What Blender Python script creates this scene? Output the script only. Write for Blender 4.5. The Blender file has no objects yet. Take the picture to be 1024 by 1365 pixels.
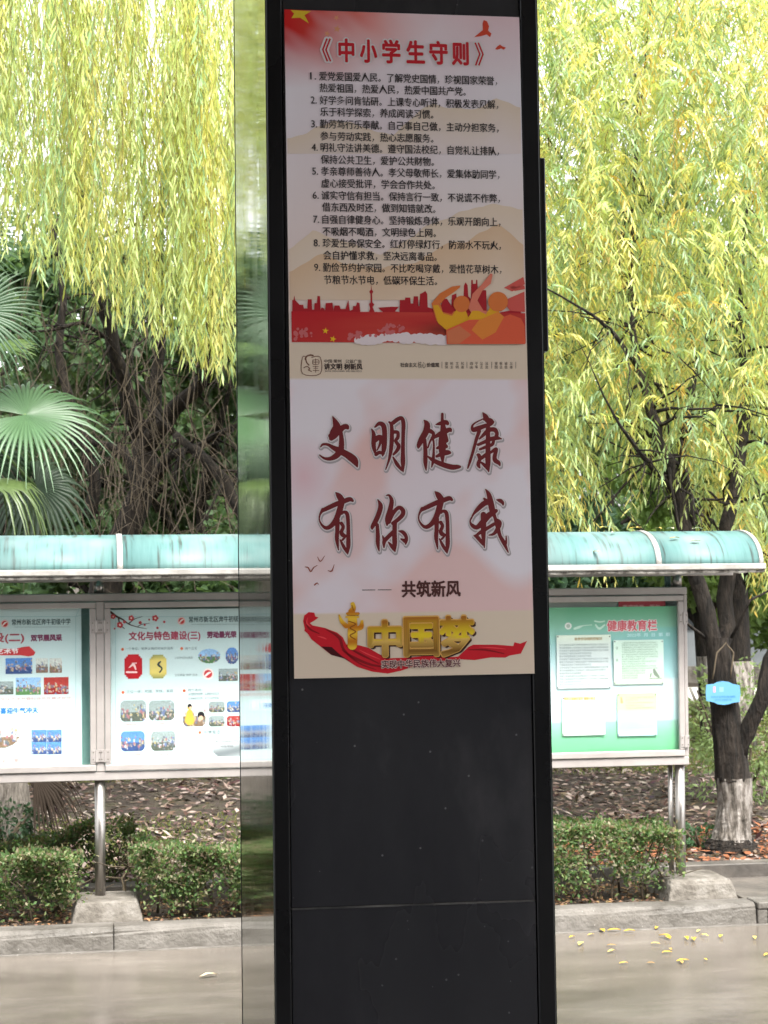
import bpy, bmesh, math, random
import numpy as np
from mathutils import Matrix, Vector
random.seed(7); rng = np.random.default_rng(11)
SC = bpy.context.scene; C = SC.collection

# ------------------------------------------------------------------ camera
FPX, YAW, PITCH, ROLL, EYE = 2500.0, 0.1589933, 0.0289889, 0.0092373, 2.1
def _basis():
    f = Vector((math.sin(YAW)*math.cos(PITCH), math.cos(YAW)*math.cos(PITCH), math.sin(PITCH)))
    r = Vector((math.cos(YAW), -math.sin(YAW), 0)); u = r.cross(f)
    return r*math.cos(ROLL)-u*math.sin(ROLL), r*math.sin(ROLL)+u*math.cos(ROLL), f
CR, CU, CF = _basis(); EYEP = Vector((0, 0, EYE))
cam = bpy.data.cameras.new('camera'); cam.sensor_fit = 'VERTICAL'; cam.sensor_height = 24
cam.lens = 24*FPX/1365; cam.clip_start = .1; cam.clip_end = 1500
co = bpy.data.objects.new('camera', cam); C.objects.link(co)
co.matrix_world = Matrix(((CR.x, CU.x, -CF.x, 0), (CR.y, CU.y, -CF.y, 0), (CR.z, CU.z, -CF.z, EYE), (0, 0, 0, 1)))
cam.dof.use_dof = True; cam.dof.focus_distance = 6.0; cam.dof.aperture_fstop = 8
SC.camera = co
# ------------------------------------------------------------------ sky, sun, exposure
SUN_EL, SUN_AZ = math.radians(57), math.radians(165)      # azimuth from +Y towards +X
w = bpy.data.worlds.new('World'); SC.world = w; w.use_nodes = True
nt = w.node_tree; nt.nodes.clear()
sky = nt.nodes.new('ShaderNodeTexSky'); sky.sky_type = 'NISHITA'; sky.sun_disc = False
sky.sun_elevation = SUN_EL; sky.sun_rotation = SUN_AZ; sky.dust_density = 4; sky.air_density = 1.0
hs = nt.nodes.new('ShaderNodeHueSaturation'); hs.inputs['Saturation'].default_value = .18
bg = nt.nodes.new('ShaderNodeBackground'); bg.inputs['Strength'].default_value = .15
ou = nt.nodes.new('ShaderNodeOutputWorld')
nt.links.new(sky.outputs[0], hs.inputs['Color']); nt.links.new(hs.outputs[0], bg.inputs[0]); nt.links.new(bg.outputs[0], ou.inputs[0])
sl = bpy.data.lights.new('sun', 'SUN'); sl.energy = 1.5; sl.angle = math.radians(16); sl.color = (1, .96, .88)
so = bpy.data.objects.new('sun', sl); C.objects.link(so)
sd = Vector((math.sin(SUN_AZ)*math.cos(SUN_EL), math.cos(SUN_AZ)*math.cos(SUN_EL), math.sin(SUN_EL)))
so.rotation_euler = sd.to_track_quat('Z', 'Y').to_euler(); so.location = sd*40
SC.view_settings.view_transform = 'Standard'; SC.view_settings.look = 'None'
SC.view_settings.exposure = 2.35; SC.view_settings.gamma = 1; SC.view_settings.use_curve_mapping = False
SC.render.engine = 'CYCLES'
SC.cycles.use_denoising = True
SC.cycles.max_bounces = 8; SC.cycles.diffuse_bounces = 3; SC.cycles.transmission_bounces = 5; SC.cycles.transparent_max_bounces = 12
SC.cycles.sample_clamp_indirect = 6

# ------------------------------------------------------------------ pixel helpers (measure the photograph, place in the world)
def ray(px, py): return (CF + CR*((px-512)/FPX) - CU*((py-682.5)/FPX)).normalized()
def on_y(px, py, Y):
    d = ray(px, py); return EYEP + d*(Y/d.y)
def on_z(px, py, z):
    d = ray(px, py); return EYEP + d*((z-EYE)/d.z)

# ------------------------------------------------------------------ materials
MATS = {}
def lin(c):
    return tuple(((v/255+.055)/1.055)**2.4 if v > 10 else v/255/12.92 for v in c)
def flat(col, rough=.6, spec=.3):
    k = ('flat', tuple(round(v, 3) for v in col), rough, spec)
    if k in MATS: return MATS[k]
    m = bpy.data.materials.new('print_ink'); m.use_nodes = True; b = m.node_tree.nodes['Principled BSDF']
    n = m.node_tree; nz = n.nodes.new('ShaderNodeTexNoise'); nz.inputs['Scale'].default_value = 30
    mx = n.nodes.new('ShaderNodeMix'); mx.data_type = 'RGBA'; mx.inputs[6].default_value = (*[v*.93 for v in col], 1); mx.inputs[7].default_value = (*[min(1, v*1.05) for v in col], 1)
    n.links.new(nz.outputs[0], mx.inputs[0]); n.links.new(mx.outputs[2], b.inputs['Base Color'])
    b.inputs['Roughness'].default_value = rough; b.inputs['Specular IOR Level'].default_value = spec
    MATS[k] = m; return m
def attr_mat(name, rough=.55, spec=.3, transl=0., tint=(1, 1, 1), bumpy=0.):
    m = bpy.data.materials.new(name); m.use_nodes = True; n = m.node_tree; b = n.nodes['Principled BSDF']
    a = n.nodes.new('ShaderNodeAttribute'); a.attribute_name = 'Col'
    b.inputs['Roughness'].default_value = rough; b.inputs['Specular IOR Level'].default_value = spec
    n.links.new(a.outputs[0], b.inputs['Base Color'])
    if transl:
        t = n.nodes.new('ShaderNodeBsdfTranslucent'); mx = n.nodes.new('ShaderNodeMixShader'); mx.inputs[0].default_value = transl
        mu = n.nodes.new('ShaderNodeMix'); mu.data_type = 'RGBA'; mu.blend_type = 'MULTIPLY'; mu.inputs[0].default_value = 1; mu.inputs[7].default_value = (*tint, 1)
        n.links.new(a.outputs[0], mu.inputs[6]); n.links.new(mu.outputs[2], t.inputs[0])
        n.links.new(b.outputs[0], mx.inputs[1]); n.links.new(t.outputs[0], mx.inputs[2])
        n.links.new(mx.outputs[0], n.nodes['Material Output'].inputs[0])
    return m
def noise_mat(name, stops, scale=5., detail=8, rough=.8, spec=.3, bump=0., bscale=None, metal=0., stretch=(1, 1, 1), rrange=None, extra=None, coord='Object'):
    m = bpy.data.materials.new(name); m.use_nodes = True; n = m.node_tree; b = n.nodes['Principled BSDF']
    tc = n.nodes.new('ShaderNodeTexCoord'); mp = n.nodes.new('ShaderNodeMapping'); mp.inputs['Scale'].default_value = stretch
    n.links.new(tc.outputs[coord], mp.inputs[0])
    nz = n.nodes.new('ShaderNodeTexNoise'); nz.inputs['Scale'].default_value = scale; nz.inputs['Detail'].default_value = detail; nz.inputs['Roughness'].default_value = .62
    n.links.new(mp.outputs[0], nz.inputs['Vector'])
    cr = n.nodes.new('ShaderNodeValToRGB'); e = cr.color_ramp.elements
    while len(e) < len(stops): e.new(.5)
    for i, (p, c) in enumerate(stops): e[i].position = p; e[i].color = (*c, 1)
    n.links.new(nz.outputs[0], cr.inputs[0]); n.links.new(cr.outputs[0], b.inputs['Base Color'])
    b.inputs['Roughness'].default_value = rough; b.inputs['Specular IOR Level'].default_value = spec; b.inputs['Metallic'].default_value = metal
    if rrange:
        mr = n.nodes.new('ShaderNodeMapRange'); mr.inputs[1].default_value = .35; mr.inputs[2].default_value = .65
        mr.inputs[3].default_value, mr.inputs[4].default_value = rrange
        n2 = n.nodes.new('ShaderNodeTexNoise'); n2.inputs['Scale'].default_value = scale*.7; n2.inputs['Detail'].default_value = 5
        n.links.new(mp.outputs[0], n2.inputs['Vector']); n.links.new(n2.outputs[0], mr.inputs[0]); n.links.new(mr.outputs[0], b.inputs['Roughness'])
    if bump:
        n3 = n.nodes.new('ShaderNodeTexNoise'); n3.inputs['Scale'].default_value = bscale or scale*4; n3.inputs['Detail'].default_value = 6
        n.links.new(mp.outputs[0], n3.inputs['Vector'])
        bp = n.nodes.new('ShaderNodeBump'); bp.inputs['Strength'].default_value = bump; bp.inputs['Distance'].default_value = .02
        n.links.new(n3.outputs[0], bp.inputs['Height']); n.links.new(bp.outputs[0], b.inputs['Normal'])
    if extra: extra(n, b, tc, cr)
    MATS[name] = m; return m
def speckle(scale, thr, col, amount=1.):
    def f(n, b, tc, cr):
        v = n.nodes.new('ShaderNodeTexVoronoi'); v.inputs['Scale'].default_value = scale; n.links.new(tc.outputs['Object'], v.inputs['Vector'])
        lt = n.nodes.new('ShaderNodeMath'); lt.operation = 'LESS_THAN'; lt.inputs[1].default_value = thr; n.links.new(v.outputs['Distance'], lt.inputs[0])
        sp = n.nodes.new('ShaderNodeSeparateColor'); n.links.new(v.outputs['Color'], sp.inputs[0])
        g = n.nodes.new('ShaderNodeMath'); g.operation = 'GREATER_THAN'; g.inputs[1].default_value = .72; n.links.new(sp.outputs[0], g.inputs[0])
        mu = n.nodes.new('ShaderNodeMath'); mu.operation = 'MULTIPLY'; n.links.new(lt.outputs[0], mu.inputs[0]); n.links.new(g.outputs[0], mu.inputs[1])
        m2 = n.nodes.new('ShaderNodeMath'); m2.operation = 'MULTIPLY'; m2.inputs[1].default_value = amount; n.links.new(mu.outputs[0], m2.inputs[0])
        mx = n.nodes.new('ShaderNodeMix'); mx.data_type = 'RGBA'; mx.inputs[7].default_value = (*col, 1)
        n.links.new(m2.outputs[0], mx.inputs[0]); n.links.new(cr.outputs[0], mx.inputs[6]); n.links.new(mx.outputs[2], b.inputs['Base Color'])
    return f
M_PRINT = attr_mat('printed_sheet', .45, .35)
M_LEAF = attr_mat('leaf', .55, .3, .5, (1.15, 1.1, .7))
M_WILLOW = attr_mat('willow_leaf', .5, .35, .55, (1.2, 1.12, .6))
M_PALM = attr_mat('palm_leaf', .4, .45, .22, (1, 1.1, .6))
M_DRY = attr_mat('dry_leaf', .75, .2, .12)
M_STEEL = noise_mat('brushed_steel', [(.3, (.26, .245, .23)), (.7, (.40, .375, .35))], 3, metal=.9, rrange=(.28, .48), stretch=(40, 40, 2))
M_FRAME = noise_mat('frame_aluminium', [(.3, (.30, .275, .262)), (.7, (.40, .37, .352))], 4, metal=.35, rrange=(.35, .55), bump=.05)
M_WHITE = noise_mat('white_rail', [(.25, (.17, .16, .145)), (.55, (.31, .30, .28))], 7, rough=.4)
M_BLACK = noise_mat('black_glass_panel', [(.3, (.015, .015, .019)), (.52, (.022, .022, .026)), (.72, (.05, .048, .052))], 2.6, stretch=(1, 1, .45), rrange=(.16, .38), spec=.5, extra=speckle(30, .085, (.16, .16, .165), .7))
M_BLACK2 = noise_mat('black_border', [(.3, (.004, .004, .005)), (.7, (.008, .008, .009))], 4, rrange=(.25, .45), spec=.3)
M_MIRROR = noise_mat('polished_steel_side', [(.3, (.15, .17, .155)), (.7, (.25, .27, .25))], 3, metal=1, rrange=(.02, .075), stretch=(6, 6, .3), bump=.005, bscale=3)
M_BARK = noise_mat('dark_bark', [(.38, (.005, .004, .003)), (.55, (.016, .012, .009)), (.75, (.045, .036, .028))], 9, rough=.95, bump=1, bscale=20, stretch=(3, 3, .6))
M_TWIG = noise_mat('twig_bark', [(.3, (.04, .03, .022)), (.7, (.12, .095, .06))], 8, rough=.9)
M_LIME = noise_mat('lime_washed_bark', [(.36, (.035, .03, .024)), (.48, (.12, .105, .09)), (.62, (.24, .22, .20))], 9, rough=.95, bump=1, bscale=16, stretch=(3, 3, .7))
M_PTRUNK = noise_mat('palm_trunk_fibre', [(.3, (.05, .042, .034)), (.6, (.17, .15, .13))], 12, rough=.95, bump=1, bscale=22, stretch=(3, 3, .6))
M_KERB = noise_mat('kerb_concrete', [(.3, (.05, .044, .036)), (.5, (.105, .096, .084)), (.75, (.165, .152, .136))], 4.2, rough=.8, bump=.5, bscale=40, rrange=(.45, .9), extra=speckle(28, .07, (.6, .57, .52), .6))
M_BLOCK = noise_mat('footing_concrete', [(.3, (.06, .052, .042)), (.5, (.125, .112, .095)), (.7, (.19, .175, .155))], 7, rough=.9, bump=.9, bscale=30, extra=speckle(40, .12, (.08, .07, .06), .7))
M_DARKC = noise_mat('dark_wet_concrete', [(.3, (.05, .045, .04)), (.7, (.12, .105, .09))], 5, rough=.5, bump=.3)
M_SOIL = noise_mat('soil', [(.3, (.018, .013, .010)), (.5, (.04, .03, .022)), (.62, (.045, .04, .022)), (.75, (.05, .06, .025))], 3.5, detail=14, rough=.95, bump=1, bscale=30)
M_ROOF = None

# ------------------------------------------------------------------ mesh helpers
def link(o, parent=None, mat=None):
    C.objects.link(o)
    if parent is not None: o.parent = parent
    return o
def tag(o, label=None, cat=None, group=None, kind=None):
    if label: o['label'] = label
    if cat: o['category'] = cat
    if group: o['group'] = group
    if kind: o['kind'] = kind
    return o
def empty(name, loc, label=None, cat=None, group=None, kind=None):
    o = bpy.data.objects.new(name, None); o.location = loc; o.empty_display_size = .2; C.objects.link(o)
    return tag(o, label, cat, group, kind)
class MB:
    def __init__(s): s.bm = bmesh.new()
    def box(s, lo, hi, M=None):
        x0, y0, z0 = lo; x1, y1, z1 = hi
        v = [s.bm.verts.new(p) for p in ((x0, y0, z0), (x1, y0, z0), (x1, y1, z0), (x0, y1, z0), (x0, y0, z1), (x1, y0, z1), (x1, y1, z1), (x0, y1, z1))]
        for f in ((0, 3, 2, 1), (4, 5, 6, 7), (0, 1, 5, 4), (1, 2, 6, 5), (2, 3, 7, 6), (3, 0, 4, 7)): s.bm.faces.new([v[i] for i in f])
        return s
    def quad(s, *p):
        s.bm.faces.new([s.bm.verts.new(q) for q in p]); return s
    def tube(s, pts, rad, n=7, cap=True, squash=1., wob=0.):
        pts = [Vector(p) for p in pts]; rings = []
        for i, p in enumerate(pts):
            t = (pts[min(i+1, len(pts)-1)]-pts[max(i-1, 0)])
            if t.length < 1e-9: t = Vector((0, 0, 1))
            t.normalize(); a = t.orthogonal() if abs(t.x) < .9 else t.cross(Vector((0, 1, 0)))
            a = (Vector((1, 0, 0))-t*t.x) if abs(t.x) < .95 else (Vector((0, 1, 0))-t*t.y)
            a.normalize(); b = t.cross(a); r = rad[i] if hasattr(rad, '__len__') else rad
            rings.append([s.bm.verts.new(p+(a*math.cos(k*6.2832/n)+b*math.sin(k*6.2832/n)*squash)*r*(1+wob*random.uniform(-1, 1))) for k in range(n)])
        for i in range(len(rings)-1):
            for k in range(n): s.bm.faces.new((rings[i][k], rings[i][(k+1) % n], rings[i+1][(k+1) % n], rings[i+1][k]))
        if cap:
            s.bm.faces.new(rings[0][::-1]); s.bm.faces.new(rings[-1])
        return s
    def prism(s, poly, y0, y1, axis='y'):     # poly in (x,z) extruded over y, or (y,z) over x
        def P(a, b, t): return (a, t, b) if axis == 'y' else (t, a, b)
        A = [s.bm.verts.new(P(a, b, y0)) for a, b in poly]; B = [s.bm.verts.new(P(a, b, y1)) for a, b in poly]
        s.bm.faces.new(A); s.bm.faces.new(B[::-1]); n = len(poly)
        for i in range(n): s.bm.faces.new((A[i], B[i], B[(i+1) % n], A[(i+1) % n]))
        return s
    def build(s, name, mat, parent=None, bevel=0, smooth=False, seg=1, origin=None, **tg):
        if bevel: bmesh.ops.bevel(s.bm, geom=list(s.bm.edges), offset=bevel, segments=seg, affect='EDGES', profile=.5)
        bmesh.ops.recalc_face_normals(s.bm, faces=list(s.bm.faces))
        if origin is None and parent is not None: origin = Vector(parent.location)
        if origin is not None:
            for v in s.bm.verts: v.co -= Vector(origin)
        me = bpy.data.meshes.new(name); s.bm.to_mesh(me); s.bm.free()
        if smooth: me.polygons.foreach_set('use_smooth', [True]*len(me.polygons))
        me.materials.append(mat); o = bpy.data.objects.new(name, me)
        if parent is None and origin is not None: o.location = origin
        link(o, parent); return tag(o, **tg)
def raw_mesh(name, V, F, mat, parent=None, cols=None, nside=None, smooth=False, origin=None, **tg):
    """V (n,3), F (m,k) int array (all faces k-gons) or flat list of arrays; cols per vertex"""
    V = np.asarray(V, dtype=np.float32)
    if parent is not None and origin is None: origin = np.array(parent.location)
    if origin is not None: V = V-np.array(origin, dtype=np.float32)
    Fs = F if isinstance(F, list) else [F]
    me = bpy.data.meshes.new(name); me.vertices.add(len(V)); me.vertices.foreach_set('co', V.ravel())
    idx = np.concatenate([f.ravel() for f in Fs]); tot = np.concatenate([np.full(len(f), f.shape[1]) for f in Fs])
    st = np.concatenate([[0], np.cumsum(tot)[:-1]])
    me.loops.add(len(idx)); me.loops.foreach_set('vertex_index', idx.astype(np.int32))
    me.polygons.add(len(tot)); me.polygons.foreach_set('loop_start', st.astype(np.int32))
    if smooth: me.polygons.foreach_set('use_smooth', np.ones(len(tot), dtype=bool))
    if cols is not None:
        ca = me.color_attributes.new('Col', 'FLOAT_COLOR', 'POINT')
        cc = np.ones((len(V), 4), dtype=np.float32); cc[:, :3] = cols; ca.data.foreach_set('color', cc.ravel())
    me.update(calc_edges=True); me.materials.append(mat)
    o = bpy.data.objects.new(name, me)
    if parent is None and origin is not None: o.location = origin
    link(o, parent); return tag(o, **tg)
def rough_tube(pts, rad, n=40, sub=14, amp=.07, seed=0, flare=0.):
    r = np.random.default_rng(seed); P = np.array([tuple(p) for p in pts], float); R = np.array(rad, float); t = np.linspace(0, len(P)-1, (len(P)-1)*sub+1)
    C_ = np.stack([np.interp(t, np.arange(len(P)), P[:, k]) for k in range(3)], 1); RR = np.interp(t, np.arange(len(P)), R); m = len(t)
    a = np.linspace(0, 2*np.pi, n, endpoint=False); A, Zz = np.meshgrid(a, C_[:, 2]); f = 0
    for k in range(9):
        fa = r.integers(3, 15); fz = r.uniform(1, 9); f = f+np.sin(A*fa+np.sin(Zz*fz+r.uniform(0, 6))*1.6+r.uniform(0, 6))/3
    f = f+r.normal(0, .35, f.shape); rad_ = RR[:, None]*(1+amp*f*.5)
    V = np.stack([C_[:, None, 0]+rad_*np.cos(A), C_[:, None, 1]+rad_*np.sin(A), np.repeat(C_[:, 2:3], n, 1)], 2).reshape(-1, 3)
    i = np.arange((m-1)*n).reshape(m-1, n); j = np.roll(i, -1, 1)
    return V, np.stack([i, j, j+n, i+n], 2).reshape(-1, 4)
def nrm(a): return a/np.maximum(np.linalg.norm(a, axis=-1, keepdims=True), 1e-9)
def leaves(name, P, D, L, W, col, mat, parent=None, long=False, droop=.25, N=None, **tg):
    n = len(P); D = nrm(D)
    if N is None: N = rng.normal(size=(n, 3))
    S = nrm(np.cross(D, N)); U = np.cross(S, D); L = np.broadcast_to(L, (n,))[:, None]; W = np.broadcast_to(W, (n,))[:, None]
    G = np.array([0, 0, -1.])
    if long:
        c1 = P+D*L*.33-U*L*.04; c2 = P+D*L*.68+G*L*droop*.4-U*L*.02; tip = P+D*L+G*L*droop
        V = np.stack([P, c1-S*W*.5, c1+S*W*.5+U*W*.12, c2-S*W*.42, c2+S*W*.42+U*W*.1, tip], 1).reshape(-1, 3)
        b = np.arange(n)[:, None]*6
        F = [b+np.array([[0, 2, 1]]), b+np.array([[1, 2, 4, 3]]), b+np.array([[3, 4, 5]])]; k = 6
    else:
        c = P+D*L*.5
        V = np.stack([P, c-S*W*.5+U*W*.15, P+D*L+G*L*droop*.5, c+S*W*.5+U*W*.15], 1).reshape(-1, 3)
        b = np.arange(n)[:, None]*4
        F = [b+np.array([[0, 2, 1]]), b+np.array([[0, 3, 2]])]; k = 4
    return raw_mesh(name, V, F, mat, parent, np.repeat(col, k, 0), **tg)
def pick(cols, n, jit=.15, p=None):
    c = np.array(cols)[rng.choice(len(cols), n, p=p)]
    return np.clip(c*(1+rng.uniform(-jit, jit, (n, 1)))+rng.normal(0, .006, (n, 3)), .003, .95)

# ------------------------------------------------------------------ flat prints on a real sheet (origin O, axes U right, V up, N to the viewer)
class Sheet:
    STEP = .0005
    def __init__(s, O, U, V, root, rootM=None):
        s.O, s.U, s.V = Vector(O), Vector(U).normalized(), Vector(V).normalized(); s.N = s.U.cross(s.V)
        s.root = root; s.W = Matrix(((s.U.x, s.V.x, s.N.x, s.O.x), (s.U.y, s.V.y, s.N.y, s.O.y), (s.U.z, s.V.z, s.N.z, s.O.z), (0, 0, 0, 1)))
        s.basis = (rootM or Matrix.Translation(root.location)).inverted() @ s.W
        s.c = s.uv(512, 700); s.mpp = (Vector(s.uv(522, 700))-Vector(s.c)).length/10
    def uv(s, px, py):
        d = ray(px, py); t = (s.O-EYEP).dot(s.N)/d.dot(s.N); p = EYEP+d*t-s.O
        return p.dot(s.U), p.dot(s.V)
    def add(s, me, name, mat, layer, parent=None, **tg):
        me.materials.clear(); me.materials.append(mat)
        o = bpy.data.objects.new(name, me); C.objects.link(o)
        if parent is None: o.parent = s.root; o.matrix_basis = s.basis @ Matrix.Translation((0, 0, layer*s.STEP))
        else: o.parent = parent; o.matrix_basis = Matrix.Translation((0, 0, (layer)*s.STEP-parent.get('_w', 0)))
        return tag(o, **tg)
    def poly(s, name, pts, col, layer, px=True, rough=.5, **tg):
        P = [s.uv(*p) for p in pts] if px else pts
        bm = bmesh.new(); f = bm.faces.new([bm.verts.new((a, b, 0)) for a, b in P]); f.normal_update()
        if f.normal.z < 0: f.normal_flip()
        bmesh.ops.triangulate(bm, faces=[f])
        me = bpy.data.meshes.new(name); bm.to_mesh(me); bm.free()
        return s.add(me, name, flat(col, rough), layer, **tg)
    def polys(s, name, L, col, layer, rough=.5, **tg):      # several separate outlines, one print
        bm = bmesh.new()
        for pts in L:
            f = bm.faces.new([bm.verts.new((*s.uv(*p), 0)) for p in pts]); f.normal_update()
            if f.normal.z < 0: f.normal_flip()
        bmesh.ops.triangulate(bm, faces=list(bm.faces))
        me = bpy.data.meshes.new(name); bm.to_mesh(me); bm.free()
        return s.add(me, name, flat(col, rough), layer, **tg)
    def rect(s, name, x0, y0, x1, y1, col, layer, **tg):
        a = s.uv(x0, y0); b = s.uv(x1, y0)[0]; c = s.uv(x0, y1)[1]
        return s.poly(name, [(a[0], a[1]), (b, a[1]), (b, c), (a[0], c)], col, layer, px=False, **tg)
    def ell(s, name, cx, cy, rx, ry, col, layer, n=28, **tg):
        return s.poly(name, [(cx+rx*math.cos(k*6.2832/n), cy+ry*math.sin(k*6.2832/n)) for k in range(n)], col, layer, **tg)
    def grid(s, name, x0, y0, x1, y1, nx, ny, fn, layer, mask=None, mat=None, **tg):
        """fn(tx, ty, px, py) -> (n,3) colour; the corners are a rectangle in the sheet"""
        u0, v0 = s.uv(x0, y0); u1 = s.uv(x1, y0)[0]; v1 = s.uv(x0, y1)[1]
        tx, ty = np.meshgrid(np.linspace(0, 1, nx), np.linspace(0, 1, ny)); tx = tx.ravel(); ty = ty.ravel()
        V = np.stack([u0+(u1-u0)*tx, v0+(v1-v0)*ty, 0*tx], 1); col = fn(tx, ty, x0+(x1-x0)*tx, y0+(y1-y0)*ty)
        i = (np.arange(ny-1)[:, None]*nx+np.arange(nx-1)[None]).ravel(); F = np.stack([i, i+nx, i+nx+1, i+1], 1)
        if mask is not None:
            k = mask(tx, ty); F = F[k[F].all(1)]
        o = raw_mesh(name, V, F, mat or M_PRINT, None, np.clip(col, 0, 1)); me = o.data; C.objects.unlink(o); bpy.data.objects.remove(o)
        return s.add(me, name, mat or M_PRINT, layer, **tg)
    def text(s, name, body, x0, y, x1, h, col, layer, off=0., vshade=None, res=2, bold=0., nb=6, **tg):
        off = 0
        c = bpy.data.curves.new('t', 'FONT'); c.body = body; c.size = 1; c.resolution_u = res; c.offset = off
        o = bpy.data.objects.new('t', c); C.objects.link(o); dg = bpy.context.evaluated_depsgraph_get()
        me = bpy.data.meshes.new_from_object(o.evaluated_get(dg)); C.objects.unlink(o); bpy.data.objects.remove(o); bpy.data.curves.remove(c)
        n = len(me.vertices); co = np.empty(n*3, dtype=np.float32); me.vertices.foreach_get('co', co); co = co.reshape(-1, 3)
        u0, v0 = s.uv(x0, y); u1 = s.uv(x1, y)[0]; hh = abs(s.uv(x0, y-h/2)[1]-s.uv(x0, y+h/2)[1])
        a, b = co[:, 0].min()+off, co[:, 0].max()-off; co[:, 0] = u0+(co[:, 0]-a)/(b-a)*(u1-u0)
        t = (co[:, 1]-.378)/.92; co[:, 1] = v0+t*hh; co[:, 2] = 0
        me.vertices.foreach_set('co', co.ravel()); me.name = name
        mat = flat(col) if col is not None else M_PRINT
        if bold:                                             # heavier weight: the same glyphs again round a small circle, 20 microns apart
            bm = bmesh.new(); r = bold*s.mpp
            for k in range(nb):
                a = k*6.2832/nb+.5; dx, dy = r*math.cos(a), r*math.sin(a); sh = Matrix.Translation((dx, dy, .00003*(k+1)))
                m2 = me.copy(); m2.transform(sh); bm.from_mesh(m2); bpy.data.meshes.remove(m2)
            bm.from_mesh(me); bm.to_mesh(me); bm.free(); n = len(me.vertices)
            co = np.empty(n*3, dtype=np.float32); me.vertices.foreach_get('co', co); co = co.reshape(-1, 3); t = (co[:, 1]-v0)/hh
        if vshade is not None:
            ca = me.color_attributes.new('Col', 'FLOAT_COLOR', 'POINT'); cc = np.ones((n, 4), dtype=np.float32)
            cc[:, :3] = vshade(t, co[:, 0]); ca.data.foreach_set('color', cc.ravel()); mat = M_PRINT
        me.update()
        return s.add(me, name, mat, layer, **tg)
    def brush(s, name, strokes, col, layer, grow=0., cell=.5, shift=(0, 0), shade=None, **tg):
        """union of tapering strokes [(px,py,width)...], contoured by marching squares in photo-pixel space"""
        segs = []
        for st in strokes:
            st = np.array(st, float)
            if len(st) > 2:      # smooth
                q = [];
                for i in range(len(st)-1):
                    p0, p1, p2, p3 = st[max(i-1, 0)], st[i], st[i+1], st[min(i+2, len(st)-1)]
                    for t in np.linspace(0, 1, 5)[:-1]:
                        q.append(.5*((2*p1)+(-p0+p2)*t+(2*p0-5*p1+4*p2-p3)*t*t+(-p0+3*p1-3*p2+p3)*t**3))
                st = np.array(q+[st[-1]])
            segs += list(zip(st[:-1], st[1:]))
        allp = np.array([p for a in segs for p in a]); pad = allp[:, 2].max()/2+grow+2
        x0, y0 = allp[:, 0].min()-pad, allp[:, 1].min()-pad; x1, y1 = allp[:, 0].max()+pad, allp[:, 1].max()+pad
        nx, ny = int((x1-x0)/cell)+2, int((y1-y0)/cell)+2
        X, Y = np.meshgrid(x0+np.arange(nx)*cell, y0+np.arange(ny)*cell); Dm = np.full(X.shape, 1e9)
        for a, b in segs:
            d = b[:2]-a[:2]; L = d@d+1e-9; t = np.clip(((X-a[0])*d[0]+(Y-a[1])*d[1])/L, 0, 1)
            r = np.maximum((a[2]+(b[2]-a[2])*t)/2, .15)
            Dm = np.minimum(Dm, np.hypot(X-a[0]-d[0]*t, Y-a[1]-d[1]*t)-r)
        Dm -= grow; ins = Dm < 0; bm = bmesh.new(); vc = {}
        def vert(p):
            k = (round(p[0], 4), round(p[1], 4))
            if k not in vc: vc[k] = bm.verts.new((*s.uv(p[0]+shift[0], p[1]+shift[1]), 0))
            return vc[k]
        for j in range(ny-1):
            i = 0
            while i < nx-1:
                c = [(i, j), (i, j+1), (i+1, j+1), (i+1, j)]; fl = [ins[b, a] for a, b in c]
                if all(fl):
                    k = i
                    while k+1 < nx-1 and ins[j, k+2] and ins[j+1, k+2]: k += 1
                    ring = [(x0+i*cell, y0+j*cell), (x0+i*cell, y0+(j+1)*cell), (x0+(k+1)*cell, y0+(j+1)*cell), (x0+(k+1)*cell, y0+j*cell)]
                    i = k+1
                elif any(fl):
                    ring = []
                    for q in range(4):
                        (a, b), (c2, d2) = c[q], c[(q+1) % 4]
                        if fl[q]: ring.append((x0+a*cell, y0+b*cell))
                        if fl[q] != fl[(q+1) % 4]:
                            t = Dm[b, a]/(Dm[b, a]-Dm[d2, c2]); ring.append((x0+(a+(c2-a)*t)*cell, y0+(b+(d2-b)*t)*cell))
                    i += 1
                else: i += 1; continue
                vs = []
                for p in ring:
                    v = vert(p)
                    if v not in vs: vs.append(v)
                if len(vs) > 2:
                    try: bm.faces.new(vs)
                    except ValueError: pass
        me = bpy.data.meshes.new(name); bm.to_mesh(me); bm.free()
        mat = flat(col) if shade is None else M_PRINT
        if shade is not None:
            n = len(me.vertices); co = np.empty(n*3, dtype=np.float32); me.vertices.foreach_get('co', co); co = co.reshape(-1, 3)
            ca = me.color_attributes.new('Col', 'FLOAT_COLOR', 'POINT'); cc = np.ones((n, 4), dtype=np.float32)
            cc[:, :3] = shade(co[:, 0], co[:, 1]); ca.data.foreach_set('color', cc.ravel())
        return s.add(me, name, mat, layer, **tg)
_nw = [(rng.uniform(-1, 1, 2), rng.uniform(0, 6.28), k) for k in (1, 1, 2, 2, 3, 4, 6, 8) for _ in (0, 1)]
def smooth_noise(x, y, f=1.):
    v = 0
    for d, ph, k in _nw: v = v+np.sin((x*d[0]+y*d[1])*k*f*3+ph)/k
    return np.clip(.5+v*.13, 0, 1)
def mixc(a, b, t): return np.array(a)*(1-t)[:, None]+np.array(b)*t[:, None]

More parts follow.
